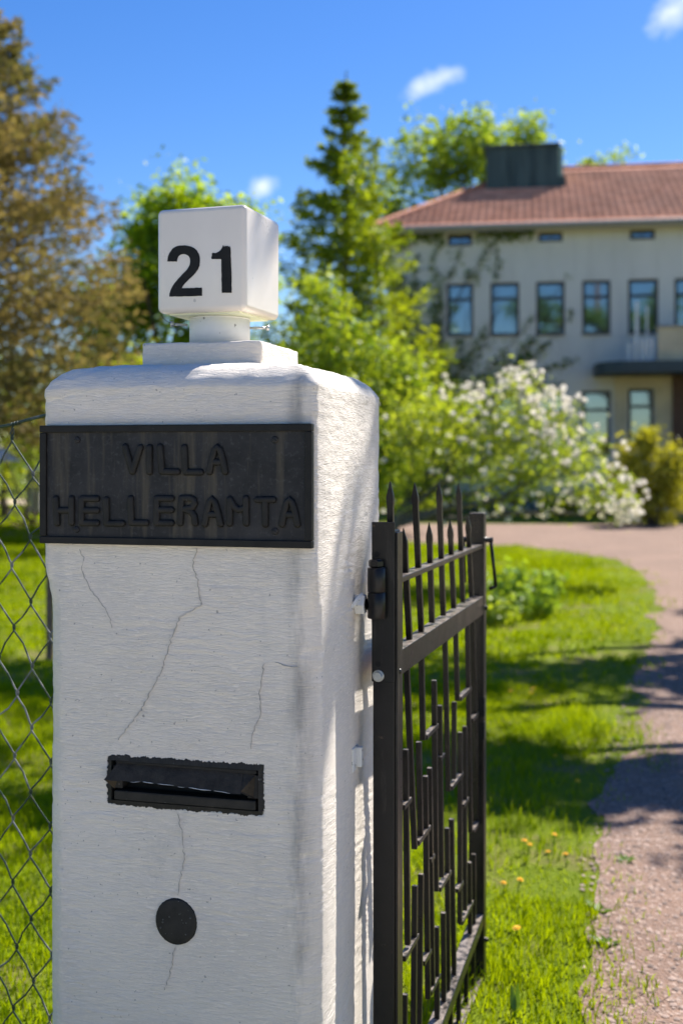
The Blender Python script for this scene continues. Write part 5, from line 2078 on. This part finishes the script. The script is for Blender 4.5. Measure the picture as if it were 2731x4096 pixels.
# maples right of the driveway: their crowns throw the dappled shade on lawn and gravel
G_SHADE = leaf_mat('shade_maple_leaves', (0.06, 0.14, 0.012), (0.20, 0.30, 0.02), .45)
KS = Vector((.539, .643, 1.0))


def shade_lobes(base, lst):
    """lst: (x, y on the ground where the shade falls, height of the foliage, rx, ry, rz)"""
    out = []
    for x, y, h, rx, ry, rz in lst:
        p = Vector((x, y, 0)) + KS * h
        out.append((p.x - base[0], p.y - base[1], p.z, rx, ry, rz))
    return out


b = (8.8, 15.2, 0)
broad_tree('shade_maple', 'broad maple beyond the right edge whose crown shades the middle of the lawn', b, 7.6,
           shade_lobes(b, [(-2.6, 9.2, 9.5, 1.3, .8, .8), (-.8, 8.6, 9.0, 1.4, .7, .8), (1.0, 9.3, 8.8, 1.5, .9, .9), (2.8, 9.2, 8.2, 1.4, .9, .9), (4.2, 10.5, 8.6, 1.4, 1.2, 1.0), (3.6, 8.0, 7.6, 1.0, .6, .7), (4.6, 13.2, 9.0, 1.0, .7, .8)]),
           250, 26, .20, .22, G_SHADE, None, .24, 'maples right of the driveway', 201, (-.4, 0), 60, .6)
b = (6.9, 10.6, 0)
broad_tree('shade_maple', 'nearer maple beyond the right edge with branches reaching over the driveway', b, 6.2,
           shade_lobes(b, [(-2.6, 6.5, 8.2, 1.0, .5, .6), (-1.0, 6.2, 7.8, 1.0, .55, .6), (.5, 6.5, 7.2, 1.1, .6, .7), (1.6, 6.2, 7.0, 1.0, .55, .7), (2.7, 6.3, 6.6, 1.0, .7, .7), (1.9, 5.2, 6.6, .6, .25, .4), (-2.2, 4.6, 8.6, .6, .2, .4)]),
           190, 26, .17, .17, G_SHADE, None, .20, 'maples right of the driveway', 211, (-.4, 0), 60, .6,
           extra=np.concatenate([np.random.default_rng(16).normal(size=(55, 3)) * np.array([.10, .08, .035]) + (np.array(PC - XH * .25 - YH * .30) + np.array((0, 0, 1.93)) + 5.2 * np.array((.539, .643, 1.0)) - np.array(b)),
           np.random.default_rng(6).normal(size=(46, 3)) * np.array([.12, .09, .06]) + (np.array(CORNER + YH * .38) + np.array((0, 0, 1.60)) + 5.4 * np.array((.539, .643, 1.0)) - np.array(b))]))  # loose leaf clumps added along the sun's path to shade the pillar

# unseen pine added by the driveway, trunk bent to shade the pillar's side
cc = CORNER - YH * 0.26
b = (cc.x + 8.4 * math.cos(SUN_A), cc.y + 8.4 * math.sin(SUN_A), 0)
def lean(z):
    q = min(1, max(0, z / 10.0))
    return 2.0 * (1 - q * q * (3 - 2 * q))


pine = empty('shade_pine', b)
tag(pine, 'unseen pine added beyond the right edge, its trunk bent to shade the pillar side', 'tree', 'trees beyond the right edge')
nb = NB()
v, f = tube_np(np.array([(.766 * lean(z) + 0.01 * math.sin(z * .7), -.643 * lean(z), z) for z in np.linspace(-.1, 17, 48)]), np.interp(np.linspace(-.1, 17, 48), [0, 11.0, 11.75, 12.1, 17], [.21, .12, .11, .04, .02]), 12)
nb.add(v, f)
for k in range(16):
    z = 13.2 + .24 * k
    a = k * 2.4
    limb(nb, (0, 0, z), (1.7 * math.cos(a), 1.7 * math.sin(a), z + .7), .05, .015, 300 + k, 6, .12, 0, 5)
nb.obj('trunk', simple('pine_bark', (0.20, 0.10, 0.06), .9, .35, 10, .2, .5, 30), pine, True)
cl, pts = lobes_points([(0, 0, 15.6, 1.7, 1.7, 1.8), (.8, .3, 14.4, 1.2, 1.2, .8), (-.8, -.4, 14.8, 1.2, 1.2, .9)], 160, 24, .26, 303)
v, f, ti = leaves_np(pts, .22, 305, .3, .3)
nb = NB(); nb.add(v, f, ti)
tag(nb.obj('crown', G_SPRUCE, pine), kind='stuff')
